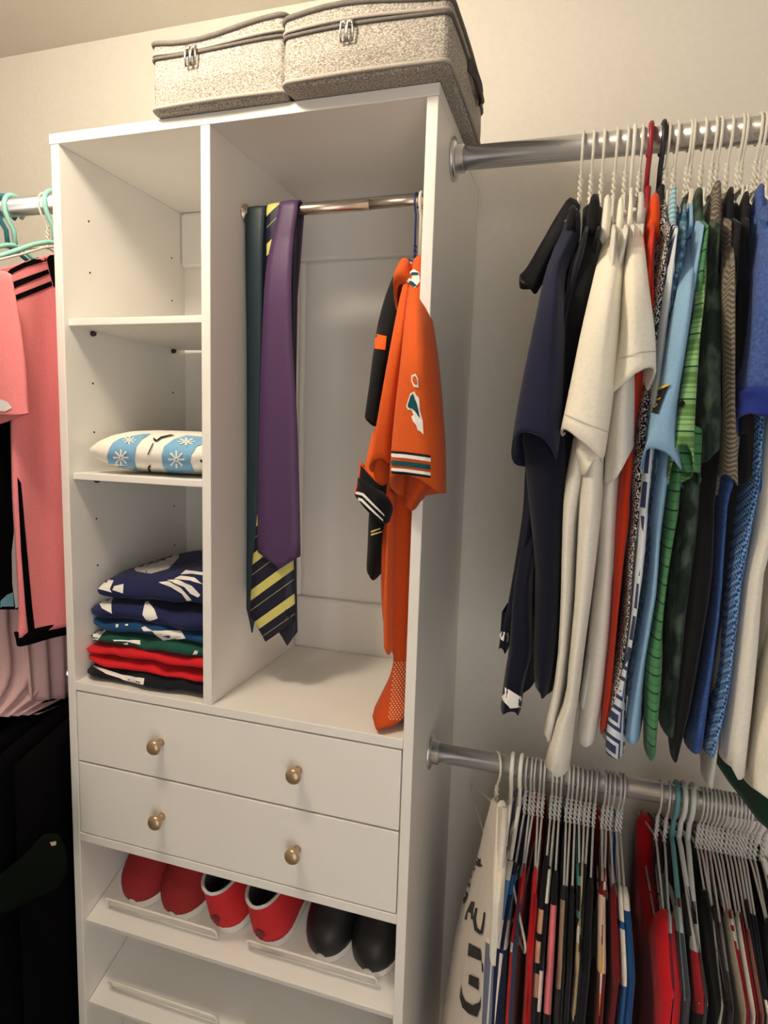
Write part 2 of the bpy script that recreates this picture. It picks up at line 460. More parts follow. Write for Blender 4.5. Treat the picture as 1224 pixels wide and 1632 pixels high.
# ------------------------------------------------------------------ garment building
def prof(rows, yf):
    """rows (uL, vL, uR, vR): near outline of a piece of cloth, turned into x and z at its own depth yf(i)"""
    out = []
    for i, (a, b, c, d) in enumerate(rows):
        y = yf(i/(len(rows)-1)) if callable(yf) else yf
        p, q = at(a, b, y), at(c, d, y); out.append((p.x, p.z, q.x, q.z, y))
    return out
def resample(P, n):
    L = len(P); out = []
    for k in range(n):
        t = k*(L-1)/(n-1); i = min(int(t), L-2); f = t-i
        p0 = P[max(i-1, 0)]; p1 = P[i]; p2 = P[i+1]; p3 = P[min(i+2, L-1)]
        out.append(tuple(0.5*((2*b)+(-a+c)*f+(2*a-5*b+4*c-d)*f*f+(-a+3*b-3*c+d)*f*f*f) for a, b, c, d in zip(p0, p1, p2, p3)))
    return out
def sleeve(name, rows, yf, depth, material, parent, back=(0, 0), n=22, rings=16, fold=0.004, ph=0.0, open_end=True, top_depth=None, nf=3):
    P = resample(prof(rows, yf), rings); R = []
    for i, (xl, zl, xr, zr, y) in enumerate(P):
        t = i/(rings-1); dp = lerp(top_depth if top_depth else depth*.45, depth, smooth(0, .5, t)); xc = (xl+xr)/2; a = (xr-xl)/2; ring = []
        for k in range(n):
            an = 2*PI*k/n; cs, sn = math.cos(an), math.sin(an)
            cx = math.copysign(abs(cs)**0.8, cs); cy = math.copysign(abs(sn)**0.8, sn)
            fo = fold*smooth(0, .35, t)*math.sin(nf*an+ph+2.2*t)*(1+.4*math.sin(5*t+ph))
            x = xc + cx*(a+fo*.35); yy = y + dp/2 - cy*(dp/2) + (fo if sn > 0 else -fo)*abs(sn)*1.2
            fx = (cx+1)/2; z = lerp(zl, zr, fx) - (0.012*math.sin(an*2+ph) if t > .8 else 0)*smooth(.8, 1, t)*.5
            bw = smooth(.55, 1, t)*(1-sn)/2
            ring.append(Vector((x+back[0]*bw, yy, z+back[1]*bw)))
        R.append(ring)
    c0 = sum(R[0], Vector())/n
    R.insert(0, [c0+(p-c0)*.55+Vector((0, 0, .006)) for p in R[0]])
    if open_end:
        L = R[-1]; c = sum(L, Vector())/n
        R.append([p+(c-p)*.07+Vector((0, 0, -.0012)) for p in L])
        R.append([p+(c-p)*.14+Vector((0, 0, .004)) for p in L])
        R.append([p+(c-p)*.25+Vector((0, 0, .05)) for p in L])
    v, f = lofted(R, True, True, not open_end)
    return mesh(name, v, f, material, parent, smooth=True)
def body(name, P, xh, yn, yfar, material, parent, ztop_fn=None, ny=13, nz=15, cap=.045, slot=.0055, fold=.0025, ph=0., q=False, taper=.16):
    """flat hanging body of a garment: two faces from the near edge yn to the far edge, rounded near edge of the traced width,
    P = list of (xL, zL, xR, zR) at the near edge from top to hem; ztop_fn(y) lowers the top along the shoulders"""
    Ps = resample([p[:4] for p in P], nz); V = []; Q = []; Fc = []
    ys = [yn+cap*(1-math.cos(PI/2*k/4)) for k in range(4)] + [lerp(yn+cap, yfar, (k/(ny-5))**1.0) for k in range(ny-4)]
    zt0, zb0 = (Ps[0][1]+Ps[0][3])/2, (Ps[-1][1]+Ps[-1][3])/2
    for side in (0, 1):
        for j in range(nz):
            xl, zl, xr, zr = Ps[j]; xc = (xl+xr)/2; a = (xr-xl)/2; t = j/(nz-1)
            for y in ys:
                s = min(1, (y-yn)/cap); k = smooth(0, 1, (y-yn)/taper)
                half = lerp(a, min(a, slot), k)*math.sqrt(max(0, 1-(1-s)**2)*.985+.015)
                e = smooth(0, .05, (yfar-y)); half *= .15+.85*e
                cen = lerp(xc, lerp(xc, xh, .9), smooth(0, 1, (y-yn)/.22))
                fo = fold*math.sin(38*(y-yn)+ph+3*t)*smooth(0.05, .35, t)*(.5+k)
                sgn = -1 if side == 0 else 1
                x = cen+sgn*half+fo
                z = (zl if side == 0 else zr)
                if ztop_fn:
                    zz = ztop_fn(y); z = zz + (z-zt0)*((zz-zb0)/(zt0-zb0))
                tp = (.35 if j == 0 else 1.0)
                V.append(Vector((lerp(cen+fo, x, tp), y, z + .004*math.sin(23*(y-yn)+ph)*smooth(.8, 1, t))))
                if q: Q.append(max(0, (RL[0]-.09)-y)*1.05 + max(0, (ztop_fn(y) if ztop_fn else zt0)-z))
    n = len(ys)
    def I(s, j, i): return s*nz*n+j*n+i
    for j in range(nz-1):
        for i in range(n-1):
            Fc.append((I(0, j, i), I(0, j, i+1), I(0, j+1, i+1), I(0, j+1, i)))
            Fc.append((I(1, j, i), I(1, j+1, i), I(1, j+1, i+1), I(1, j, i+1)))
        Fc.append((I(0, j, 0), I(0, j+1, 0), I(1, j+1, 0), I(1, j, 0)))
        Fc.append((I(0, j, n-1), I(1, j, n-1), I(1, j+1, n-1), I(0, j+1, n-1)))
    for i in range(n-1):
        Fc.append((I(0, 0, i), I(1, 0, i), I(1, 0, i+1), I(0, 0, i+1)))
        Fc.append((I(0, nz-1, i), I(0, nz-1, i+1), I(1, nz-1, i+1), I(1, nz-1, i)))
    return mesh(name, V, Fc, material, parent, smooth=True, q=Q if q else None)
def collar(name, x, y, z, wx, wy, hgt, material, parent, lean=0.0, thick=.0045, n=22, flare=1.25):
    """standing or turned-down collar pinched around a hanger neck: a closed band with an inner wall"""
    R = []
    for s, hh in ((1.0, -.012), (flare, -.004), (flare*1.02, .004), (1.02, hgt*.8), (.92, hgt), (.78, hgt*.93), (.7, hgt*.3), (.68, -.012)):
        ring = []
        for k in range(n):
            an = 2*PI*k/n; c, sn = math.cos(an), math.sin(an)
            xx = x + math.copysign(abs(c)**.8, c)*wx/2*s; yy = y - math.copysign(abs(sn)**.9, sn)*wy/2*s
            zz = z + hh - .042*abs(c)**3.2                   # the band saddles over the hanger's arms and sags between them
            ring.append(Vector((xx+lean*hh, yy, zz)))
        R.append(ring)
    v, f = lofted(R, True, False, False)
    return mesh(name, v, f, material, parent, smooth=True)

# ------------------------------------------------------------------ shirts on the upper rod
def A(X, Y): return (780+X/2.757, 280+Y/2.757)
def rowsA(L): 
    out = []
    for r in L:
        a = A(r[0], r[1]); b = A(r[2], r[3] if len(r) > 3 else r[1]); out.append((a[0], a[1], b[0], b[1]))
    return out
def RW(*L):                                              # (y, xl, xr) or (yl, xl, yr, xr)
    return rowsA([(r[1], r[0], r[2], r[0]) if len(r) == 3 else (r[1], r[0], r[3], r[2]) for r in L])
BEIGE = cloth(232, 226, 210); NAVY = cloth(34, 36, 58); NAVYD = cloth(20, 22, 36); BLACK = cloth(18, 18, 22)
CREAM = cloth(236, 230, 214); OFFW = cloth(222, 218, 208); GREYW = cloth(196, 194, 188)
WHITE = cloth(240, 238, 232)
ORANGE = cloth(214, 74, 28); REDOR = cloth(190, 52, 24)
SPECK = cloth(60, 62, 72, tag='sp', custom=speckle(rgb(22, 22, 30), rgb(205, 200, 195), 420, .5, .56))
KEYM = cloth(80, 90, 120, tag='key', custom=meander(rgb(52, 62, 96), rgb(205, 212, 220), .04, 2.0))
KEYS = cloth(120, 140, 160, tag='keys', custom=meander(rgb(60, 84, 110), rgb(200, 205, 205), .016, 1.5))
RIBBL = cloth(150, 184, 196, tag='rib', custom=zstripes([(0, rgb(128, 166, 182)), (.5, rgb(176, 204, 212))], .006))
TEALM = cloth(78, 122, 146, am=.3, custom=speckle(rgb(52, 92, 122), rgb(120, 160, 180), 160, .42, .62), tag='t')
LBLUE = cloth(134, 172, 204)
GSTRIPE = cloth(96, 150, 92, tag='gs', custom=zstripes([(0, rgb(44, 74, 44)), (.05, rgb(138, 182, 122)), (.2, rgb(112, 156, 94)), (.26, rgb(142, 186, 126)), (.36, rgb(104, 146, 86)),
        (.42, rgb(134, 176, 116)), (.5, rgb(94, 134, 78)), (.62, rgb(110, 148, 88)), (.7, rgb(92, 126, 74)), (.86, rgb(122, 164, 106))], .034))
GSTRIPE2 = cloth(58, 108, 70, tag='gs2', custom=zstripes([(0, rgb(28, 58, 36)), (.09, rgb(76, 130, 86)), (.45, rgb(60, 110, 70)), (.55, rgb(72, 126, 82))], .022))
DGREEN = cloth(48, 62, 52, am=.4, tag='fl', custom=speckle(rgb(34, 46, 40), rgb(76, 92, 78), 60, .42, .62, (1, 1, .6)))
TAUPE = cloth(110, 102, 92, tag='hb', custom=herring(rgb(88, 80, 72), rgb(132, 122, 108), .0055))
DBROWN = cloth(34, 30, 30); BLK2 = cloth(24, 25, 30)
BLUE = cloth(70, 92, 150, am=.3); ROYAL = cloth(38, 52, 130); DENIM = cloth(52, 82, 140, am=.3)
WEAVE = cloth(60, 100, 160, tag='wv', custom=checkers(rgb(34, 62, 120), rgb(116, 158, 200), .0035))

UPG = 'garments on the upper right rod'
def upper(name, label, hookspec, coll=None, slv=(), bod=None, yb=-.085, extra=None, hem_group=True):
    """one garment on the upper rod with its hanger"""
    kind, uh, hlabel = hookspec
    xh = at(uh, 230, .09).x
    hanger(kind, xh, RU, hlabel, random.uniform(-.02, .02))
    root = tag(empty(name, (xh, RU[0], 1.2)), label, coll['cat'] if coll and 'cat' in coll else 'shirt', UPG)
    if coll and 'px' in coll:
        (ua, ub, vt) = coll['px']; yc = coll.get('y', -.022)
        p, q_ = at(*A(ua, vt), yc), at(*A(ub, vt), yc)
        wx = abs(q_.x-p.x); hgt = coll.get('h', .032)
        collar('collar', (p.x+q_.x)/2, yc+.045, p.z-hgt-.004, wx*.86, .09, hgt, coll['m'], root)
    for e_ in slv:
        (nm, rows, yf, dp, mt, ph) = e_[:6]
        sleeve(nm, rows, yf, dp, mt, root, e_[6] if len(e_) > 6 else (0, 0), ph=ph, open_end=(nm != 'collar_flap'))
    if bod:
        rows, mt = bod
        P = prof(rows, yb)
        zt = (P[0][1]+P[0][3])/2
        top = min(1.93, max(zt, 1.90))
        if zt < 1.86:                                    # carry the hidden upper part of the body up to the shoulders
            x0 = P[0]; w_ = .007
            P = [(xh-w_, 1.862, xh+w_, 1.862, yb), (lerp(xh, (x0[0]+x0[2])/2, .6)-w_, lerp(1.862, zt, .5), lerp(xh, (x0[0]+x0[2])/2, .6)+w_, lerp(1.862, zt, .5), yb)] + P
        def zf(y): return 1.862 + .085*(1-min(1, abs(y-RU[0])/.195))
        body('body', P, xh, yb, RU[0]+.195, mt, root, zf, ph=random.uniform(0, 6))
    return root
def ysl(a, b): return lambda t: lerp(a, b, smooth(0, .45, t))

g1 = upper('track_jacket', 'black and navy track jacket with a turned out collar flap, nearest the tower', ('white wire', 929, 'white wire hanger nearest the tower on the upper rod'),
    {'px': (330, 405, 112), 'm': BLACK, 'cat': 'jacket', 'h': .03},
    [('collar_flap', RW((105, 335, 130, 400), (190, 280, 230, 360), (280, 225, 320, 310), (370, 172, 410, 260), (450, 123, 500, 206)), ysl(.02, -.03), .03, BLACK, 0),
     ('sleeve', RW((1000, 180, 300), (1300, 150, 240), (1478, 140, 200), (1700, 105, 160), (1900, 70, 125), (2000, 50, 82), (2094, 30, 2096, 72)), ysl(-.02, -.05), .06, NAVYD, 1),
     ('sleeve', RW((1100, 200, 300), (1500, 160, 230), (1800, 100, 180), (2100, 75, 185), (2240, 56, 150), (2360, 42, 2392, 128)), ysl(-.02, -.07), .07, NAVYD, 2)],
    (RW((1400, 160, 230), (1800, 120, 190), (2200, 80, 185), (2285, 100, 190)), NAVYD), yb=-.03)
for o in g1.children:
    pass
sl = [o for o in g1.children if o.name.startswith('sleeve')]
print_on('cuff_band', [sl[0]], [[A(52, 2002), A(84, 2008), A(80, 2050), A(44, 2040)]], WHITE, g1)
print_on('cuff_band', [sl[1]], [[A(58, 2240), A(148, 2296), A(140, 2335), A(90, 2340), A(50, 2290)]], WHITE, g1)

g2 = upper('navy_shirt', 'navy short-sleeved shirt with one long broad sleeve, beside the black collar flap', ('white wire', 946, 'second white wire hanger from the tower, above the navy shirt'),
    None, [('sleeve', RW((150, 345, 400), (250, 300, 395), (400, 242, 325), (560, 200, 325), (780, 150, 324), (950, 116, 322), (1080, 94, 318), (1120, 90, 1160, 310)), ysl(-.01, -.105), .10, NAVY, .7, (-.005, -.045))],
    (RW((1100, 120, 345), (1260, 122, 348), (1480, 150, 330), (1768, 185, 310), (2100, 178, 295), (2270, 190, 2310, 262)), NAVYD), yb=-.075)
print_on('white_piping', list(g2.children), [[A(338, 178), A(346, 182), A(310, 245), A(300, 248)], [A(203, 500), A(212, 500), A(196, 590), A(186, 592)]], WHITE, g2)
g3 = upper('black_shirt', 'plain black shirt squeezed between the navy shirt and the cream polo', ('white wire', 963, 'white wire hanger above the plain black shirt'),
    {'px': (420, 512, 62), 'm': BLACK, 'h': .05},
    [('sleeve', RW((130, 410, 500), (260, 395, 500), (420, 335, 480), (700, 320, 430), (1000, 305, 400), (1140, 300, 390)), ysl(0, -.075), .09, BLACK, 1.5)],
    (RW((1200, 250, 400), (1500, 220, 340), (2000, 200, 300), (2250, 200, 2300, 275)), BLACK), yb=-.055)
g4 = upper('cream_polo_shirt', 'cream polo shirt with the wide front sleeve, leftmost of the pale shirts', ('white wire', 984, 'white wire hanger above the leftmost cream polo'),
    {'px': (488, 556, 66), 'm': CREAM, 'h': .045},
    [('sleeve', RW((235, 520, 600), (300, 490, 606), (450, 450, 592), (650, 400, 576), (850, 358, 562), (1000, 328, 548), (1118, 303, 1225, 515)), ysl(0, -.13), .10, CREAM, .2),
     ('sleeve', RW((900, 430, 530), (1130, 385, 515), (1220, 378, 512), (1300, 410, 1245, 508)), ysl(-.08, -.10), .05, BEIGE, 2)],
    (RW((1340, 400, 515), (1560, 385, 500), (1900, 370, 455), (2150, 345, 415), (2330, 325, 390), (2440, 275, 370), (2612, 225, 2655, 345)), OFFW), yb=-.095)
SEAM = cloth(196, 188, 170, tag='seam')
print_on('hem_seam', list(g4.children), [[A(320, 1040), A(420, 1085), A(530, 1128), A(530, 1134), A(420, 1091), A(319, 1046)]], SEAM, g4, off=.0006, step=4)
g5 = upper('white_shirt', 'white shirt with a long tail hanging left of the cream polo body', ('white wire', 1001, 'white wire hanger above the second pale shirt'),
    {'px': (556, 608, 74), 'm': CREAM, 'h': .04},
    [('sleeve', RW((160, 560, 615), (300, 550, 610), (700, 480, 560), (1000, 450, 520)), ysl(0, -.06), .08, OFFW, 2.2)],
    (RW((1330, 330, 430), (1560, 312, 385), (1900, 305, 365), (2200, 285, 335), (2468, 226, 2500, 285)), OFFW), yb=-.08)
g6 = upper('cream_tee', 'cream shirt with the short flared sleeve, right of the cream polo', ('slim white plastic', 1011, 'slim white plastic hanger between the wire ones and the red hanger'),
    {'px': (608, 646, 60), 'm': CREAM, 'h': .032},
    [('sleeve', RW((150, 612, 668), (260, 606, 690), (450, 594, 716), (650, 580, 746), (760, 570, 762), (870, 562, 826, 767)), ysl(0, -.125), .095, BEIGE, 3.1, (-.012, -.045))],
    (RW((1400, 480, 570), (1700, 470, 555), (2000, 440, 545), (2350, 400, 510), (2512, 380, 2520, 480)), OFFW), yb=-.06)
print_on('hem_seam', list(g6.children), [[A(575, 800), A(660, 775), A(764, 765), A(764, 771), A(660, 781), A(575, 806)]], SEAM, g6, off=.0006, step=4)
g7 = upper('pale_grey_shirt', 'pale grey shirt whose sleeve curls below the cream ones', ('white wire', 1024, 'white wire hanger half hidden left of the red hanger'),
    {'px': (645, 702, 52), 'm': GREYW, 'h': .03},
    [('sleeve', RW((150, 655, 700), (400, 650, 700), (800, 570, 650), (900, 555, 648), (1050, 535, 645), (1150, 525, 642), (1360, 510, 1205, 640)), ysl(0, -.1), .08, OFFW, 4)],
    (RW((1340, 510, 590), (1500, 515, 575), (1800, 505, 550), (2100, 420, 480), (2330, 385, 430)), GREYW), yb=-.05)
g8 = upper('orange_shirt', 'bright orange shirt with a rolled collar, right of the cream shirts', ('red plastic', 1037, 'red plastic hanger on the upper rod'),
    {'px': (688, 778, 58), 'm': ORANGE, 'h': .04},
    [('sleeve', RW((120, 700, 760), (250, 700, 745), (380, 700, 730), (700, 680, 740), (870, 650, 700), (1150, 640, 685)), ysl(0, -.06), .08, REDOR, .4)],
    (RW((1378, 570, 630), (1548, 550, 626), (1690, 548, 605), (1830, 545, 590), (2020, 535, 570), (2370, 500, 540), (2470, 488, 505)), REDOR), yb=-.07)
g9 = upper('speckled_shirt', 'black and white speckled shirt beside the orange one', ('black plastic', 1057, 'black plastic hanger on the upper rod'),
    {'px': (740, 802, 130), 'm': SPECK, 'h': .02},
    [('sleeve', RW((140, 740, 805), (260, 728, 790), (400, 720, 780), (560, 735, 785), (800, 700, 790), (1100, 650, 780), (1360, 625, 1300, 760)), ysl(0, -.055), .08, SPECK, .9)],
    (RW((1320, 615, 700), (1500, 622, 672), (1690, 600, 642), (2000, 585, 615), (2270, 530, 580), (2480, 492, 550)), SPECK), yb=-.075)
g10 = upper('meander_print_shirt', 'navy and white key pattern shirt with a ribbed pale blue collar', ('white wire', 1066, 'white wire hanger just right of the black hanger'),
    {'px': (785, 848, 26), 'm': RIBBL, 'h': .05},
    [('sleeve', RW((130, 790, 842), (300, 795, 838), (560, 775, 840), (900, 740, 830), (1290, 690, 860), (1380, 740, 1370, 880)), ysl(0, -.06), .08, KEYS, 1.3)],
    (RW((1400, 655, 720), (1570, 655, 708), (1770, 640, 690), (2070, 612, 642), (2270, 562, 605), (2430, 510, 605), (2560, 500, 2582, 600)), KEYM), yb=-.085)
g11 = upper('teal_shirt', 'mottled teal blue shirt behind the light blue polo', ('white wire', 1080, 'white wire hanger above the mottled teal shirt'),
    {'px': (838, 884, 100), 'm': TEALM, 'h': .028},
    [('sleeve', RW((160, 838, 884), (300, 830, 880), (450, 800, 850), (700, 770, 820), (1000, 690, 760), (1150, 670, 740)), ysl(0, -.075), .08, TEALM, 2.9)],
    (RW((1400, 700, 750), (1800, 680, 720), (2300, 600, 640)), TEALM), yb=-.06)
g12 = upper('light_blue_polo_shirt', 'light blue polo shirt with a dark crest on its long sleeve', ('white wire', 1101, 'white wire hanger above the light blue polo'),
    {'px': (872, 914, 94), 'm': LBLUE, 'h': .03},
    [('sleeve', RW((160, 876, 914), (300, 862, 920), (450, 838, 916), (600, 812, 902), (800, 780, 876), (950, 745, 846), (1080, 702, 830), (1200, 652, 1215, 850)), ysl(0, -.125), .085, LBLUE, .5, (.014, -.035))],
    (RW((1430, 720, 790), (1640, 715, 762), (1860, 695, 750), (2160, 645, 700), (2400, 605, 680), (2510, 594, 2520, 672)), LBLUE), yb=-.08)
slv12 = [o for o in g12.children if o.name.startswith('sleeve')]
print_on('crest', slv12, [[A(745, 935), A(795, 915), A(775, 960), A(742, 1048), A(712, 1040), A(716, 975)]], cloth(34, 34, 38), g12)
print_on('crest_trim', slv12, [[A(745, 932), A(798, 912), A(790, 924), A(748, 944)], [A(726, 985), A(760, 975), A(756, 983), A(726, 994)], [A(722, 1010), A(745, 1000), A(742, 1010), A(722, 1020)]], cloth(206, 178, 70), g12, off=.0016, step=3)
g13 = upper('green_striped_polo_shirt', 'green polo shirt with thin dark horizontal stripes', ('white wire', 1106, 'white wire hanger above the green striped polo'),
    {'px': (918, 958, 120), 'm': GSTRIPE2, 'h': .03},
    [('sleeve', RW((180, 915, 955), (330, 918, 968), (560, 904, 956), (700, 880, 944), (900, 848, 930), (1100, 815, 916), (1196, 798, 1184, 917)), ysl(0, -.125), .075, GSTRIPE, 1, (.008, -.05)),
     ('sleeve', RW((1100, 830, 915), (1200, 815, 920), (1262, 830, 930), (1290, 850, 1345, 946)), ysl(-.1, -.1), .05, GSTRIPE2, 2)],
    (RW((1400, 785, 850), (1520, 775, 838), (1770, 755, 792), (2010, 722, 772), (2150, 690, 780), (2320, 690, 770), (2580, 692, 745)), GSTRIPE2), yb=-.085)
print_on('dark_emblem', [o for o in g13.children if o.name.startswith('sleeve')][:1], [[A(838, 1000), A(852, 985), A(862, 1000), A(850, 1018), A(836, 1015)]], BLACK, g13, step=3)
g14 = upper('dark_green_shirt', 'dark green shirt with a faded leaf print', ('white wire', 1124, 'white wire hanger above the dark green shirt'),
    {'px': (888, 968, 32), 'm': DGREEN, 'h': .045},
    [('sleeve', RW((110, 955, 1020), (300, 950, 1036), (600, 940, 1038), (900, 928, 1038), (1110, 920, 1040), (1200, 925, 1030), (1235, 930, 1240, 1010)), ysl(0, -.095), .08, DGREEN, 3.3)],
    (RW((1400, 850, 945), (1668, 812, 925), (1868, 786, 892), (2168, 780, 855), (2450, 758, 2462, 830)), DGREEN), yb=-.07)
g15 = upper('taupe_herringbone_shirt', 'taupe herringbone shirt with the highest collar of the row', ('white wire', 1141, 'white wire hanger above the taupe herringbone shirt'),
    {'px': (968, 1052, 2), 'm': TAUPE, 'h': .055},
    [('sleeve', RW((90, 1005, 1060), (250, 1030, 1082), (400, 1036, 1097), (700, 1040, 1097), (1000, 1040, 1097), (1200, 1035, 1110), (1330, 1025, 1340, 1117)), ysl(0, -.105), .085, TAUPE, .3)],
    (RW((1300, 945, 1060), (1400, 940, 1030)), TAUPE), yb=-.06)
g16 = upper('black_polo_shirt', 'black polo shirt right of the taupe one, its long tail left of the blue cloth', ('white wire', 1149, 'white wire hanger above the black polo'),
    {'px': (1036, 1102, 28), 'm': BLK2, 'h': .05},
    [('sleeve', RW((130, 1062, 1110), (400, 1095, 1152), (800, 1095, 1152), (1150, 1095, 1150)), ysl(0, -.085), .08, BLK2, 1.3)],
    (RW((1400, 940, 1020), (1470, 938, 1012), (1768, 900, 1010), (2068, 868, 962), (2368, 822, 905), (2590, 804, 842)), BLACK), yb=-.08)
g17 = upper('dark_brown_shirt', 'very dark brown shirt left of the heather blue sleeve', ('white wire', 1166, 'white wire hanger above the dark brown shirt'),
    {'px': (1102, 1172, 48), 'm': DBROWN, 'h': .045},
    [('sleeve', RW((130, 1110, 1170), (400, 1145, 1200), (700, 1148, 1190), (1000, 1120, 1180), (1340, 1110, 1200)), ysl(0, -.08), .08, DBROWN, 2)],
    (RW((1340, 1010, 1130), (1600, 1005, 1080), (2000, 960, 1040), (2400, 900, 960)), BLK2), yb=-.055)
print_on('white_crescent', [o for o in g17.children if o.name.startswith('sleeve')], [[A(1150, 545), A(1158, 525), A(1185, 515), A(1192, 520), A(1166, 528), A(1156, 548)]], WHITE, g17, step=3)
g18 = upper('heather_blue_shirt', 'heather blue shirt with a ribbed royal blue cuff', ('white wire', 1184, 'white wire hanger above the heather blue shirt'),
    {'px': (1166, 1240, 14), 'm': BLUE, 'h': .045},
    [('sleeve', RW((100, 1180, 1235), (200, 1192, 1245), (450, 1185, 1265), (700, 1155, 1290), (950, 1112, 1310)), ysl(0, -.115), .09, BLUE, .8),
     ('cuff', RW((945, 1112, 1312), (1000, 1102, 1318), (1060, 1094, 1075, 1320)), ysl(-.118, -.118), .085, ROYAL, .8)],
    (RW((1340, 1020, 1100), (1468, 1012, 1062), (1868, 990, 1035), (2168, 950, 1002), (2550, 868, 2560, 962)), DENIM), yb=-.075)
g19 = upper('blue_basketweave_shirt', 'blue shirt with a fine pale basketweave check', ('white wire', 1189, 'white wire hanger above the blue basketweave shirt'),
    None, [('sleeve', RW((1240, 1180, 1300), (1330, 1160, 1290), (1400, 1150, 1260)), ysl(-.07, -.08), .06, DENIM, .2)],
    (RW((1340, 1150, 1215), (1468, 1130, 1198), (1768, 1076, 1142), (2168, 1040, 1090), (2368, 1002, 1060), (2560, 950, 2570, 1012)), WEAVE), yb=-.085)
g20 = upper('long_white_shirt', 'long white shirt tail right of the blue check cloth', ('white wire', 1212, 'white wire hanger near the right end of the view'),
    None, [('sleeve', RW((1300, 1240, 1320), (1400, 1210, 1320), (1450, 1215, 1310)), ysl(-.07, -.08), .06, GREYW, .9)],
    (RW((1400, 1195, 1300), (1600, 1170, 1290), (1768, 1130, 1240), (2068, 1090, 1215), (2368, 1052, 1185), (2590, 1024, 2660, 1150)), OFFW), yb=-.09)
g21 = upper('grey_shirt', 'grey shirt with only its narrow tail showing beside the long white one', ('white wire', 1219, 'rightmost white wire hanger on the upper rod'),
    None, [], (RW((2100, 1010, 1060), (2400, 985, 1035), (2518, 972, 1032), (2690, 944, 2718, 1006)), GREYW), yb=-.06)
g22 = upper('ivory_shirt', 'ivory shirt at the right edge with a rounded sleeve end', ('white wire', 1232, 'white wire hanger beyond the right edge garments'),
    None, [('sleeve', RW((1800, 1280, 1380), (2200, 1220, 1340), (2500, 1190, 1320), (2650, 1172, 1290), (2740, 1166, 1270)), ysl(-.05, -.1), .08, BEIGE, .2)],
    (RW((1500, 1300, 1400), (2000, 1220, 1360), (2400, 1150, 1330), (2490, 1140, 2470, 1310)), BEIGE), yb=-.055)
g23 = upper('bottle_green_garment', 'bottle green garment low at the right edge above the lower hangers', ('white wire', 1246, 'white wire hanger past the ivory shirt'),
    None, [], (RW((2400, 1240, 1420), (2650, 1205, 1400), (2780, 1190, 1400), (2880, 1200, 2920, 1400)), cloth(24, 66, 44)), yb=-.02)

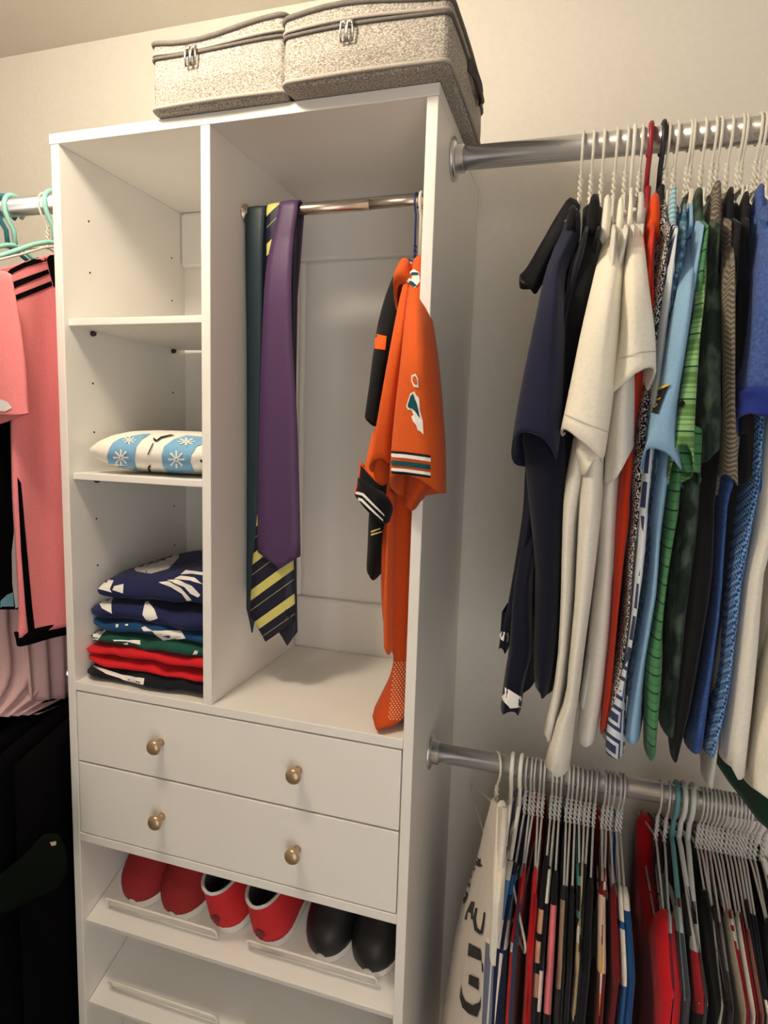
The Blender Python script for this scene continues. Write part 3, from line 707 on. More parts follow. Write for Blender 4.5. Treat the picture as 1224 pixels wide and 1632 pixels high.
# ------------------------------------------------------------------ jerseys on the lower rod
LOG = 'garments on the lower right rod'
def C_(*c): return rgb(*c)
RED = (196, 28, 34); DRED = (112, 18, 26); BK = (18, 18, 22); NV = (30, 36, 62); GY = (92, 96, 110); LG = (176, 178, 174)
WT = (226, 220, 212); TAN = (190, 168, 136); PINK = (226, 122, 128); BL = (34, 88, 146); SB = (96, 138, 180); GOLD = (236, 176, 56); MAR = (140, 30, 34)
def bandmat(base, bands):
    """bands: (q0, q1, colour) in metres along the shoulder and down the near edge"""
    if not bands: return cloth(*base)
    st = [(0, C_(*base))]
    for a, b, c in bands: st += [(a*2, C_(*c)), (b*2, C_(*base))]
    return cloth(*base, tag='b'+'_'.join('%d%d' % (int(a*1000), c[0]) for a, b, c in bands), custom=qbands(st))
LOWER = [
 # u of hook, hanger kind, garment name, description, base colour, bands, strap start (m from neck)
 (814, 'white plastic', 'grey_blue_jersey', 'grey blue jersey with a pale edge beside the lettered one', (104, 112, 134), [(0, .12, WT)], .055),
 (828.5, 'white plastic', 'navy_jersey', 'navy jersey with a white and blue shoulder', NV, [(0, .03, WT), (.03, .085, SB), (.085, .125, WT)], .08),
 (838, 'grey wire', 'white_edged_navy_jersey', 'navy jersey with a long white side panel', NV, [(.02, .05, BL), (.13, .30, WT)], .09),
 (846, 'grey wire', 'slate_jersey', 'slate blue jersey left of the red ones', (54, 66, 92), [(0, .02, (120, 160, 170)), (.02, .035, MAR)], .075),
 (852, 'grey wire', 'red_jersey', 'red jersey with a small white mark, leftmost of three', RED, [(.11, .125, WT)], .09),
 (860, 'grey wire', 'red_jersey', 'plain red jersey in the middle of the three red ones', RED, [], .09),
 (867, 'grey wire', 'red_jersey', 'darker red jersey, last of the three red ones', (176, 22, 30), [], .115),
 (881, 'grey wire', 'black_jersey', 'black jersey with tan blocks next to the red ones', BK, [(.06, .09, (196, 150, 130)), (.10, .13, (196, 150, 130)), (.145, .18, (180, 130, 110))], .07),
 (888, 'grey wire', 'black_jersey', 'black jersey with a white shoulder patch', BK, [(0, .05, WT), (.14, .2, WT)], .075),
 (895, 'grey wire', 'black_jersey', 'black jersey with a long pink stripe', BK, [(.05, .2, PINK)], .085),
 (907, 'grey wire', 'charcoal_jersey', 'charcoal jersey with a thin beige edge', (40, 40, 44), [(.04, .16, (150, 130, 110))], .10),
 (914, 'grey wire', 'black_jersey', 'plain black jersey right of the charcoal one', BK, [], .10),
 (921.5, 'grey wire', 'black_jersey', 'plain black jersey left of the tan trimmed one', (24, 24, 28), [], .095),
 (928.6, 'grey wire', 'teal_trimmed_jersey', 'black jersey with small teal trims', BK, [(0, .015, (78, 140, 144)), (.05, .06, (78, 140, 144))], .07),
 (937, 'grey wire', 'tan_jersey', 'tan and cream jersey between black ones', TAN, [(.07, .09, WT), (.2, .5, BK)], .07),
 (944, 'grey wire', 'tan_panel_jersey', 'black jersey with a wide tan lower panel', BK, [(.1, .19, (200, 176, 140))], .07),
 (952.5, 'grey wire', 'black_jersey', 'black jersey left of the striped collar', BK, [], .08),
 (967, 'grey wire', 'cream_trim_jersey', 'dark red jersey with a cream piping along the shoulder', DRED, [(.02, .12, (220, 190, 170))], .075),
 (974, 'grey wire', 'striped_collar_jersey', 'red, white and gold jersey with a striped collar', (150, 40, 36), [(0, .012, WT), (.012, .022, MAR), (.022, .06, WT), (.085, .12, GOLD), (.12, .15, WT), (.15, .18, GOLD)], .06),
 (981, 'grey wire', 'maroon_jersey', 'maroon jersey behind the striped collar one', DRED, [], .075),
 (991, 'grey wire', 'blue_jersey', 'blue jersey with a white stripe beside the maroon one', BL, [(0, .05, WT), (.06, .13, WT)], .085),
 (997, 'grey wire', 'dark_blue_jersey', 'deep blue jersey left of the wide red garment', (24, 70, 120), [(0, .035, WT)], .09),
 (1057.5, 'grey wire', 'scarlet_jersey', 'wide scarlet jersey at the middle of the lower rod', (190, 28, 38), [], .10),
 (1072, 'grey wire', 'plum_jersey', 'plum grey jersey right of the scarlet one', (84, 60, 78), [(.0, .02, MAR), (.02, .05, LG)], .10),
 (1083.7, 'teal plastic', 'charcoal_jersey', 'charcoal jersey hung on the teal hanger', (62, 62, 72), [(0, .012, MAR), (.012, .045, LG)], .085),
 (1095.6, 'pale grey plastic', 'dark_grey_jersey', 'dark grey jersey on the first thick pale hanger', (58, 54, 56), [], .06),
 (1110, 'pale grey plastic', 'black_jersey', 'black jersey with white and red end tabs', BK, [(.03, .065, LG), (.065, .14, (150, 34, 40))], .09),
 (1126.6, 'grey wire', 'black_jersey', 'black jersey, first after the thick pale hangers', (22, 20, 20), [], .07),
 (1133, 'grey wire', 'dark_brown_jersey', 'dark brown jersey among the crowded wires', (44, 36, 34), [], .09),
 (1140.5, 'grey wire', 'pale_grey_jersey', 'pale grey green jersey among the crowded wires', (150, 154, 146), [], .10),
 (1147, 'grey wire', 'grey_jersey', 'grey jersey with a dark edge among the crowded wires', (110, 112, 112), [(.08, .5, (60, 60, 62))], .10),
 (1153, 'grey wire', 'beige_jersey', 'beige grey jersey left of the striped red one', (150, 140, 124), [], .09),
 (1160, 'grey wire', 'red_striped_jersey', 'red jersey with two white bands at the shoulder', (160, 26, 38), [(.012, .02, WT), (.028, .04, WT)], .08),
 (1167, 'grey wire', 'crimson_jersey', 'crimson jersey with a white end tab', (156, 24, 36), [(0, .05, LG)], .08),
 (1175, 'grey wire', 'white_jersey', 'off-white jersey between two crimson ones', (196, 192, 184), [], .085),
 (1182, 'grey wire', 'wine_jersey', 'wine red jersey near the right edge', (116, 20, 32), [], .085),
 (1189, 'grey wire', 'rose_brown_jersey', 'rose brown jersey near the right edge', (130, 84, 76), [], .1),
 (1196, 'grey wire', 'black_jersey', 'black jersey left of the white piped one', (26, 26, 32), [], .07),
 (1202, 'grey wire', 'piped_jersey', 'black jersey with white piping at the right edge', (30, 30, 36), [(.10, .2, WT)], .08),
 (1208, 'grey wire', 'navy_jersey', 'dark navy jersey at the right edge of the lower rod', (28, 30, 44), [], .09),
 (1216, 'grey wire', 'black_jersey', 'last black jersey in view on the lower rod', BK, [], .09),
 (1224, 'grey wire', 'grey_black_jersey', 'grey black jersey cut by the right edge of the picture', (48, 48, 54), [], .09),
 (1236, 'grey wire', 'black_jersey', 'broad black jersey showing past the last grey wires', (22, 22, 26), [], .05),
 (1250, 'grey wire', 'black_jersey', 'black jersey filling the right edge behind the wires', (20, 20, 24), [], .05),
]
for i, (u, kind, nm, desc, base, bands, strap) in enumerate(LOWER):
    xh = at(u, 1245, .1).x
    rnd = random.Random(i*13+5)
    tw = rnd.uniform(-.05, .05)
    hanger(kind, xh, RL, kind + ' hanger of the ' + desc, tw)
    root = tag(empty(nm, (xh, RL[0], .4)), desc, 'jersey', LOG)
    nxt = at(LOWER[i+1][0], 1245, .1).x if i+1 < len(LOWER) else xh+.007
    prv = at(LOWER[i-1][0], 1245, .1).x if i else xh-.009
    hw = max(.0030, min(.0062, (min(nxt-xh, .018)+min(xh-prv, .018))*.25))
    if nm == 'scarlet_jersey': hw = .013
    if i < 2: hw = .0115
    zt = 1.100-.068-.085+.006                              # at the hanger's tip
    lean = rnd.uniform(-.004, .004); zb = .42+rnd.uniform(-.06, .06)
    xs = xh + tw*.2
    P = [(xs-hw, zt, xs+hw, zt), (xs-hw*1.1+lean*.3, zt-.05, xs+hw*1.1+lean*.3, zt-.05), (xs-hw*1.25+lean, zt-.15, xs+hw*1.25+lean, zt-.15),
         (xs-hw*1.3+lean*1.5, zt-.3, xs+hw*1.3+lean*1.5, zt-.3), (xs-hw*1.3+lean*2, zb, xs+hw*1.3+lean*2, zb)]
    yn = RL[0]-.205; 
    def zf(y, strap=strap, zt=zt, dip=(.035 if sum(base) < 150 else .10)):
        d = abs(y-RL[0]); a = zt + .085*(1-min(1, d/.20))
        if d < strap: a -= dip*(1-(d/strap)**2)**.5 + .004
        return a
    body('body', P, xh+.0, yn, RL[0]+.19, bandmat(base, bands), root, zf, ny=25, nz=12, cap=.02, slot=hw, fold=.0010, ph=rnd.uniform(0, 6), q=True)

# white lettered jersey turned towards the viewer at the left end of the lower rod
LJ = tag(empty('white_lettered_jersey', (.74, .05, .4)), 'white jersey with black letters, leftmost on the lower rod', 'jersey')
fa = [(792, 1268, .13), (778, 1310, .14), (762, 1372, .13), (742, 1430, .12), (727, 1490, .12), (714, 1560, .12), (700, 1632, .12), (684, 1730, .12), (668, 1860, .12), (655, 2000, .12)]
fb = [(806, 1290, .02), (803, 1340, -.02), (797, 1400, -.06), (790, 1470, -.08), (783, 1540, -.085), (777, 1600, -.085), (772, 1660, -.085), (762, 1760, -.085), (748, 1880, -.085), (738, 2010, -.085)]
rings = []
for a, b in zip(fa, fb):
    p, q_ = at(*a), at(*b); ring = []
    for s in range(12):
        t = s/11; c = p.lerp(q_, t); c.x -= .012*math.sin(PI*t)+.003*math.sin(7*t+a[1]*.01); c.y -= .01*math.sin(PI*t)
        ring.append(c)
    rings.append(ring)
fr = [r+[Vector((p.x+.006, p.y+.006, p.z)) for p in reversed(r)] for r in rings]
v, f = lofted(fr, True, True, True)
LJW = cloth(214, 206, 198)
lj = mesh('body', v, f, LJW, LJ, smooth=True)
INK = cloth(24, 16, 18, tag='ink')
def B6(X, Y): return (600+X/6.12, 1432+Y/6.12)
print_on('letter_a', [lj], [[B6(930, 28), B6(962, 34), B6(945, 120), B6(948, 205), B6(925, 200), B6(925, 140), B6(895, 130), B6(882, 212), B6(862, 200), B6(885, 120)]], INK, LJ, step=3)
print_on('letter_u', [lj], [[B6(968, 90), B6(990, 95), B6(972, 200), B6(985, 280), B6(1020, 310), B6(1035, 240), B6(1052, 130), B6(1068, 140), B6(1052, 270), B6(1040, 345), B6(1010, 348), B6(960, 310), B6(945, 210)]], INK, LJ, step=3)
print_on('number', [lj], [[B6(905, 432), B6(1022, 495), B6(1030, 610), B6(893, 555)], [B6(1030, 610), B6(1045, 640), B6(1046, 720), B6(1032, 710)],
        [B6(908, 738), B6(1004, 778), B6(1000, 892), B6(900, 832)], [B6(832, 835), B6(840, 930), B6(875, 1000), B6(940, 1040), B6(1010, 1010), B6(1025, 950), B6(1020, 1060), B6(985, 1155), B6(900, 1120), B6(840, 1060), B6(815, 960)]], INK, LJ, step=4)
print_on('logo', [lj], [[(761, 1366), (766, 1370), (768, 1366), (766, 1376), (770, 1380), (765, 1382), (763, 1380), (760, 1380), (763, 1374)]], INK, LJ, step=3)
print_on('armhole_trim', [lj], [[(758, 1366), (764, 1368), (752, 1400), (745, 1432), (738, 1446), (733, 1438), (738, 1410), (746, 1388)]], INK, LJ, step=4)
hanger('white wire', at(792, 1215, .1).x, RL, 'white wire hanger of the white lettered jersey', .35)
# pale ruffled shirt between the lettered jersey and the row
WS = tag(empty('white_ruffled_shirt', (.77, .05, .4)), 'thin white shirt with a ruffled edge behind the white plastic hangers', 'shirt', LOG)
sleeve('body', [(790, 1290, 806, 1292), (787, 1360, 804, 1362), (783, 1430, 799, 1432), (779, 1490, 795, 1492), (777, 1535, 791, 1540)], lambda t: lerp(.04, -.09, smooth(0, .5, t)), .05, cloth(232, 226, 212), WS, fold=.004, nf=5)

# ------------------------------------------------------------------ storage boxes on top of the tower
def sparkle(nt, b, tc, N):
    n = N('ShaderNodeTexNoise'); n.inputs['Scale'].default_value = 620; n.inputs['Detail'].default_value = 3
    mp = N('ShaderNodeMapping'); mp.inputs['Scale'].default_value = (.6, .6, 1)
    nt.links.new(tc.outputs['Object'], mp.inputs['Vector']); nt.links.new(mp.outputs['Vector'], n.inputs['Vector'])
    r = ramp(nt, N, [(.34, rgb(112, 106, 98)), (.5, rgb(156, 149, 139)), (.66, rgb(196, 190, 180))], False)
    nt.links.new(n.outputs['Fac'], r.inputs[0]); nt.links.new(r.outputs[0], b.inputs['Base Color'])
fab = mat('woven_silver_fabric', rgb(180, 170, 155), 0.75, custom=sparkle, bump=(420, .4, .002))
fab_d = mat('grey_piping', rgb(104, 98, 92), 0.85, noise=(300, .15))
fab_l = mat('pale_binding', rgb(168, 160, 150), 0.8, noise=(300, .1))
strap_m = mat('dark_webbing', rgb(64, 58, 54), .85)
zip_m = mat('zip_pull_metal', rgb(205, 205, 200), .25, 1.0)
def rrect(x0, x1, y0, y1, z, r=.012, n=5, bulge=0.0):
    pts = []
    for cx, cy, a0 in ((x1-r, y0+r, -PI/2), (x1-r, y1-r, 0), (x0+r, y1-r, PI/2), (x0+r, y0+r, PI)):
        for k in range(n): a = a0+PI/2*k/(n-1); pts.append(Vector((cx+r*math.cos(a), cy+r*math.sin(a), z)))
    out = []
    L = len(pts)
    for i in range(L):                                       # subdivide straight runs, with a little outward bulge
        a, b = pts[i], pts[(i+1) % L]; out.append(a)
        if (b-a).length > .05:
            m_ = 8; nrm = Vector(((b-a).y, -(b-a).x, 0)).normalized()
            for k in range(1, m_): t = k/m_; out.append(a.lerp(b, t)+nrm*bulge*math.sin(PI*t))
    return out
def storage_box(label, x0, x1, y0, y1, z0, hgt, wob, pull_x):
    root = tag(empty('storage_box', ((x0+x1)/2, (y0+y1)/2, z0)), label, 'storage box', 'fabric boxes on top of the tower')
    def lvl(h, g=0.0, b=0.003):
        P = rrect(x0-g, x1+g, y0-g, y1+g, z0, .012, 5, b)
        return [Vector((p.x, p.y, z0+h+ (wob*math.sin(3.0*(p.x-x0)/(x1-x0)*PI/2) if h > hgt*.6 else 0)*smooth(.6, 1, h/hgt))) for p in P]
    zl = hgt-.026                                             # zip line
    v, f = lofted([lvl(0, -.004, 0), lvl(0.003, 0, .001), lvl(zl*.5, .001, .005), lvl(zl, 0, .003)], True, True, True)
    mesh('body', v, f, fab, root, smooth=False, bevel=0)
    lid = [lvl(zl+.005, 0, .003), lvl(hgt-.006, .001, .003), lvl(hgt, -.001, .002), lvl(hgt+.002, -.02, 0)]
    v, f = lofted(lid, True, True, True); ld = mesh('lid', v, f, fab, root)
    for nm, h, r_, mt in (('piping', .006, .0030, fab_l), ('zip_tape', zl+.0005, .0024, fab_d), ('zip_tape', zl+.0065, .0024, fab_l), ('lid_piping', hgt-.004, .0036, fab_d)):
        P = [p for p in lvl(h, .0012, .003)]
        v, f = sweepg(P, r_, 6, True); mesh(nm, v, f, mt, root, smooth=True)
    for px in pull_x:                                         # zip pulls hang over the front
        zz = z0+zl+.003
        lathe('zip_slider', (px, y0-.004, zz), (0, -1, 0), [(.0005, 0), (.004, 0), (.0045, .002), (.003, .005), (.0005, .0055)], zip_m, root, 12)
        P = [Vector((px-.003, y0-.0085, zz)), Vector((px-.0042, y0-.0095, zz-.012)), Vector((px-.0035, y0-.0085, zz-.024)), Vector((px+.0035, y0-.0085, zz-.024)), Vector((px+.0042, y0-.0095, zz-.012)), Vector((px+.003, y0-.0085, zz))]
        sweep('zip_pull', P, .0016, zip_m, root, 6, closed=True)
    # webbing grip on the right side
    yc = (y0+y1)/2+.02
    P = [Vector((x1+.004, yc-.05, z0+hgt*.62)), Vector((x1+.012, yc-.03, z0+hgt*.56)), Vector((x1+.015, yc, z0+hgt*.5)), Vector((x1+.012, yc+.03, z0+hgt*.56)), Vector((x1+.004, yc+.05, z0+hgt*.62))]
    V = []; Fc = []
    for i, p in enumerate(P):
        for dx, dz in ((0, .009), (.002, .009), (.002, -.009), (0, -.009)): V.append(p+Vector((dx, 0, dz)))
    for i in range(len(P)-1):
        for k in range(4): Fc.append((i*4+k, i*4+(k+1) % 4, (i+1)*4+(k+1) % 4, (i+1)*4+k))
    Fc += [(0, 1, 2, 3), tuple(len(V)-4+k for k in range(4))]
    mesh('side_handle', V, Fc, strap_m, root, smooth=False)
    return root
storage_box('left of two zipped silver grey fabric storage boxes on the tower', .206, .4235, -.016, .26, H+.0006, .100, -.008, (.2735, .2825))
storage_box('right of two zipped silver grey fabric storage boxes, overhanging the tower', .4275, .657, -.034, .23, H+.0006, .088, .006, (.5185, .5275))

# ------------------------------------------------------------------ ties on the tower's rail
def tie(label, rows, y, tip, zback, material, name='necktie'):
    """rows (v, uL, uR) of the front blade from the rail down to where the point starts; tip (u, v)"""
    P0 = [(at(a, v, y).x, at(b, v, y).x, (at(a, v, y).z+at(b, v, y).z)/2) for v, a, b in rows]
    pt = at(tip[0], tip[1], y)
    root = tag(empty(name, (pt.x, ROD_Y, pt.z)), label, 'tie', 'neckties on the inner rail')
    R0 = ROD_R+.0015 + (ROD_Y-ROD_R-y)*.25
    x_top = (P0[0][0]+P0[0][1])/2; w_top = P0[0][1]-P0[0][0]
    x_bk = x_top-.009
    pts = [(x_bk, ROD_Y+R0, zback-.018, .003, 1, 0)] + [(lerp(x_top, x_bk, min(1, t*4)), ROD_Y+R0, lerp(ROD_Z, zback, t), lerp(w_top*.9, w_top*.75, t), 1, 0) for t in (1, .75, .5, .25, .08)]
    for k in range(9):
        a = PI*k/8; pts.append((x_top, ROD_Y+R0*math.cos(a), ROD_Z+R0*math.sin(a), lerp(w_top*.9, w_top, k/8), math.cos(a), math.sin(a)))
    fr_ = resample(P0[1:] if P0[0][2] > ROD_Z-.005 else P0, 16)
    for k, (xa_, xb_, z) in enumerate(fr_):
        pts.append(((xa_+xb_)/2, lerp(ROD_Y-R0, y, smooth(0, .3, k/15)), z, xb_-xa_, -1, 0))
    L_ = pts[-1]; pts.append((lerp(L_[0], pt.x, .5), y, lerp(L_[2], pt.z, .5), L_[3]*.5, -1, 0)); pts.append((pt.x, y, pt.z, .002, -1, 0))
    V, Fc = [], []; th = .0022
    for (xc, yy, z, wd, ny, nz) in pts:
        n = Vector((0, ny, nz)); c = Vector((xc, yy, z))
        for sx in (-1, -.5, 0, .5, 1): V.append(c+Vector((sx*wd/2, 0, 0))+n*(th*(1-.5*abs(sx))))
        for sx in (1, 0, -1): V.append(c+Vector((sx*wd/2, 0, 0))-n*th*.3)
    n = 8
    for i in range(len(pts)-1):
        for k in range(n): Fc.append((i*n+k, i*n+(k+1) % n, (i+1)*n+(k+1) % n, (i+1)*n+k))
    Fc += [tuple(range(n)), tuple((len(pts)-1)*n+k for k in range(n))]
    return root, mesh('blade', V, Fc, material, root, smooth=True)
def satin(r, g, b, tag_=''): return mat('satin_%d_%d_%d%s' % (r, g, b, tag_), rgb(r, g, b), .5, spec=.35, noise=(400, .12), bump=(300, .15, .001))
def tiestripe(nt, b, tc, N):
    s = sep(nt, N, tc)
    k = mth(nt, N, 'FRACT', mth(nt, N, 'MULTIPLY', mth(nt, N, 'SUBTRACT', s.outputs[2], mth(nt, N, 'MULTIPLY', s.outputs[0], .78)), 1/.062))
    r = ramp(nt, N, [(0, rgb(24, 24, 44)), (.20, rgb(150, 150, 100)), (.225, rgb(24, 24, 44)), (.50, rgb(196, 190, 108)), (.80, rgb(24, 24, 44))])
    nt.links.new(k, r.inputs[0]); nt.links.new(r.outputs[0], b.inputs['Base Color'])
stripe_m = mat('striped_silk', rgb(30, 30, 50), .5, custom=tiestripe, spec=.3)
tie('dark teal necktie hanging leftmost on the inner rail', [(330, 393, 424), (400, 393, 420), (600, 394, 416), (800, 394, 411), (970, 393, 409)], .0985, (402, 1008), 1.35, satin(30, 48, 56))
rt_, bl_ = tie('navy necktie with wide pale yellow diagonal stripes behind the purple one', [(331, 424, 452), (400, 424, 455), (600, 422, 462), (800, 412, 466), (900, 403, 468), (985, 399, 471)], .0905, (424, 1022), 1.30, stripe_m)
print_on('trident_emblem', [bl_], [[(455, 972), (457, 971), (459, 979), (460, 979), (459, 970), (461, 969), (462, 977), (464, 976), (464, 968), (466, 968), (466, 978), (462, 981), (463, 986), (461, 986), (460, 981), (457, 981)]], cloth(22, 22, 34), rt_, step=3)
tie('navy necktie tail peeping out right of the purple tie', [(330, 446, 474), (420, 446, 472), (640, 440, 472), (850, 440, 472), (1005, 442, 474)], .0945, (458, 1028), 1.4, satin(26, 26, 42, 'n'))
tie('wide plain purple necktie on the inner rail', [(326, 440, 471), (370, 431, 465), (430, 423, 464), (540, 418, 466), (660, 414, 473), (780, 411, 477), (883, 411, 479)], .0825, (446, 906), 1.45, satin(74, 50, 86))

# ------------------------------------------------------------------ jerseys on the tower's rail
ORJ = cloth(206, 88, 36); ORJD = cloth(190, 74, 30)
XO = at(668, 322, ROD_Y).x
oj = tag(empty('orange_jersey', (XO, ROD_Y, ZD)), 'orange sports jersey with striped sleeve hanging down to the tower shelf', 'jersey')
hanger('slim white plastic', XO+.004, (ROD_Y, ROD_Z, ROD_R), 'slim white hanger inside the orange jersey')
s1 = sleeve('sleeve', [(656, 412, 674, 410), (644, 470, 676, 470), (636, 520, 679, 520), (628, 580, 685, 580), (620, 640, 691, 640), (613, 700, 697, 700), (609, 757, 698, 764)], lambda t: lerp(.03, -.07, smooth(0, .5, t)), .09, ORJ, oj, (.0, -.035), fold=.003, ph=.6)
s2 = sleeve('front_panel', [(648, 425, 660, 422), (634, 470, 652, 468), (618, 540, 644, 540), (603, 620, 632, 620), (590, 690, 620, 690), (579, 742, 614, 732)], lambda t: lerp(.05, -.03, smooth(0, .5, t)), .07, ORJ, oj, (.01, -.01), fold=.003, ph=2)
s3 = sleeve('body', [(620, 700, 670, 700), (606, 760, 668, 770), (600, 830, 662, 830), (597, 900, 660, 900), (597, 960, 658, 960), (602, 1010, 657, 1010), (618, 1048, 656, 1045), (612, 1085, 655, 1085), (596, 1120, 652, 1118), (582, 1150, 645, 1148), (590, 1172, 626, 1160)], lambda t: lerp(.03, .0, smooth(.75, 1, t)), .12, ORJD, oj, fold=.0035, ph=1.1, rings=24, open_end=False, nf=4)
sleeve('fold', [(612, 790, 626, 790), (613, 860, 622, 860), (608, 960, 620, 960), (608, 1036, 620, 1040)], lambda t: .005, .05, ORJ, oj, fold=.001)
sleeve('sleeve', [(652, 740, 694, 740), (646, 770, 690, 768), (642, 800, 672, 790), (640, 812, 660, 806)], lambda t: lerp(-.04, -.03, t), .05, ORJD, oj, fold=.003)
collar('collar', XO-.004, .10, at(664, 410, .06).z-.03, .03, .12, .026, ORJ, oj)
WTE = cloth(232, 228, 222); TEALJ = cloth(22, 74, 84); DK = cloth(20, 22, 26)
def band(us, v0, v1): 
    return [[(u, v0+dv) for u, dv in us]+[(u, v1+dv) for u, dv in reversed(us)]]
curve = [(606, -5), (616, -3), (630, -1), (645, 0), (660, 2), (674, 4), (686, 6)]
for nm, a, b, mt in (('cuff_stripe', 720, 724, DK), ('cuff_stripe', 724, 730, WTE), ('cuff_stripe', 735, 743, TEALJ), ('cuff_stripe', 747, 752, WTE), ('cuff_stripe', 752, 756, DK)):
    print_on(nm, [s1], band(curve, a, b), mt, oj, step=4)
def P5(X, Y): return (320+X/2.782, 280+Y/2.782)
print_on('collar_stripe', [s1, s2], [[P5(925, 430), P5(945, 415), P5(968, 430), P5(970, 470), P5(950, 500), P5(930, 480), P5(912, 470)]], WTE, oj, step=4)
print_on('collar_stripe', [s1, s2], [[P5(938, 430), P5(965, 432), P5(962, 442), P5(934, 444)], [P5(918, 464), P5(940, 470), P5(958, 490), P5(946, 496), P5(926, 478)]], TEALJ, oj, off=.0016, step=3)
print_on('shoulder_patch', [s1], [[P5(935, 885), P5(952, 878), P5(964, 900), P5(966, 940), P5(945, 936), P5(934, 910)]], WTE, oj, step=3)
print_on('shoulder_patch', [s1], [[P5(942, 893), P5(952, 887), P5(959, 902), P5(960, 928), P5(948, 925), P5(940, 908)]], ORJ, oj, off=.0016, step=3)
print_on('dolphin_emblem', [s1], [[P5(912, 1020), P5(930, 965), P5(948, 957), P5(955, 972), P5(968, 985), P5(972, 1040), P5(984, 1085), P5(988, 1148), P5(975, 1135), P5(962, 1128), P5(955, 1105), P5(942, 1090), P5(934, 1068), P5(945, 1060), P5(935, 1040), P5(918, 1036)]], WTE, oj, step=3)
print_on('dolphin_emblem', [s1], [[P5(918, 1020), P5(933, 975), P5(944, 966), P5(950, 990), P5(958, 1010), P5(966, 1045), P5(972, 1075), P5(962, 1062), P5(952, 1045), P5(940, 1032), P5(924, 1030)]], TEALJ, oj, off=.0017, step=3)
def hexes(u0, v0, nu, nv, du, dv, sk):
    out = []
    for j in range(nv):
        for i in range(nu):
            cu, cv = u0+i*du+j*sk+(du/2 if j % 2 else 0), v0+j*dv
            out.append([(cu+1.3*math.cos(PI*k/3), cv+1.6*math.sin(PI*k/3)) for k in range(6)])
    return out
print_on('mesh_holes', [s3], hexes(630, 1056, 5, 26, 5, 3.6, -.42), cloth(236, 170, 130), oj, step=9)
bj = tag(empty('black_orange_jersey', (XO-.03, ROD_Y, 1.3)), 'black jersey with orange sleeve bands behind the orange jersey', 'jersey')
hanger('blue wire', XO-.004, (ROD_Y, ROD_Z, ROD_R), 'blue wire hanger at the right end of the inner rail')
BKJ = cloth(22, 22, 24); ORB = cloth(220, 96, 36)
b1 = sleeve('sleeve', [(634, 416, 656, 416), (613, 460, 648, 455), (597, 510, 634, 510), (588, 560, 624, 560), (582, 610, 614, 610), (575, 660, 606, 660), (575, 672, 604, 668)], lambda t: lerp(.12, .04, smooth(0, .5, t)), .07, BKJ, bj, fold=.002)
print_on('sleeve_band', [b1], [[(588, 530), (616, 536), (614, 558), (584, 554)]], ORB, bj, step=4)
print_on('sleeve_mark', [b1], [[(587, 572), (594, 572), (594, 576), (587, 576)], [(587, 582), (591, 582), (591, 590), (587, 590)], [(585, 604), (590, 600), (590, 630), (584, 628)]], WTE, bj, step=4)
sleeve('torso', [(645, 428, 664, 428), (632, 500, 660, 500), (614, 600, 650, 600), (602, 700, 640, 700), (594, 780, 634, 780), (588, 840, 625, 840)], lambda t: lerp(.09, .045, smooth(0, .5, t)), .12, BKJ, bj, fold=.002, open_end=False)
b2 = sleeve('sleeve', [(590, 690, 626, 690), (578, 735, 620, 740), (572, 752, 618, 772), (562, 766, 616, 808), (556, 788, 612, 832)], lambda t: lerp(.02, -.02, t), .06, ORB, bj, fold=.002)
b3 = sleeve('cuff', [(566, 762, 617, 802), (560, 776, 615, 818), (556, 792, 612, 834)], lambda t: -.0225, .066, BKJ, bj, fold=.001)
print_on('cuff_stripe', [b3], [[(563, 782), (580, 786), (612, 820), (612, 823), (578, 790), (562, 786)], [(562, 790), (578, 795), (610, 828), (610, 831), (576, 799), (561, 794)]], WTE, bj, step=3)
b4 = sleeve('body', [(600, 700, 640, 700), (590, 780, 632, 780), (580, 820, 622, 830), (578, 880, 608, 870), (578, 912, 600, 905), (584, 924, 596, 920)], lambda t: .03, .09, BKJ, bj, fold=.002, open_end=False)
print_on('hem_mark', [b4], [[(592, 846), (606, 841), (606, 843), (592, 849)], [(592, 851), (608, 846), (608, 848), (592, 854)]], cloth(226, 200, 130), bj, step=3)

# ------------------------------------------------------------------ cushion on the cubby shelf
cz0 = 1.5464+.0008
cu = tag(empty('cushion', (.165, .12, cz0)), 'small white and sky blue cushion with snowflakes on the middle cubby shelf', 'cushion')
V, Fc = [], []; NU, NV_ = 34, 20
xa, xb, ya, yb_ = .036, .2750, .014, .245
for i in range(NU+1):
    a = .5-.5*math.cos(PI*i/NU); x = lerp(xa, xb, a); ex = max(.0001, 1-abs(2*a-1)**5)**.5
    for k in range(NV_):
        an = 2*PI*k/NV_; c, s_ = math.cos(an), math.sin(an)
        hy = (yb_-ya)/2*(.86+.14*ex); hz = .037*ex+.001
        V.append(Vector((x, (ya+yb_)/2 - math.copysign(abs(c)**.75, c)*hy, cz0+.042 + hz*math.copysign(abs(s_)**.9, s_) + .002*math.sin(5*x*30)*ex*0)))
for i in range(NU):
    for k in range(NV_): Fc.append((i*NV_+k, i*NV_+(k+1) % NV_, (i+1)*NV_+(k+1) % NV_, (i+1)*NV_+k))
Fc += [tuple(range(NV_)), tuple(NU*NV_+k for k in range(NV_))]
zmin = min(p.z for p in V); V = [Vector((p.x, p.y, p.z-zmin+cz0)) for p in V]
WC = cloth(240, 236, 224); SKY = cloth(122, 172, 208)
cb = mesh('cover', V, Fc, WC, cu, smooth=True)
def K(X, Y): return (100+X/5.1, 660+Y/5.1)
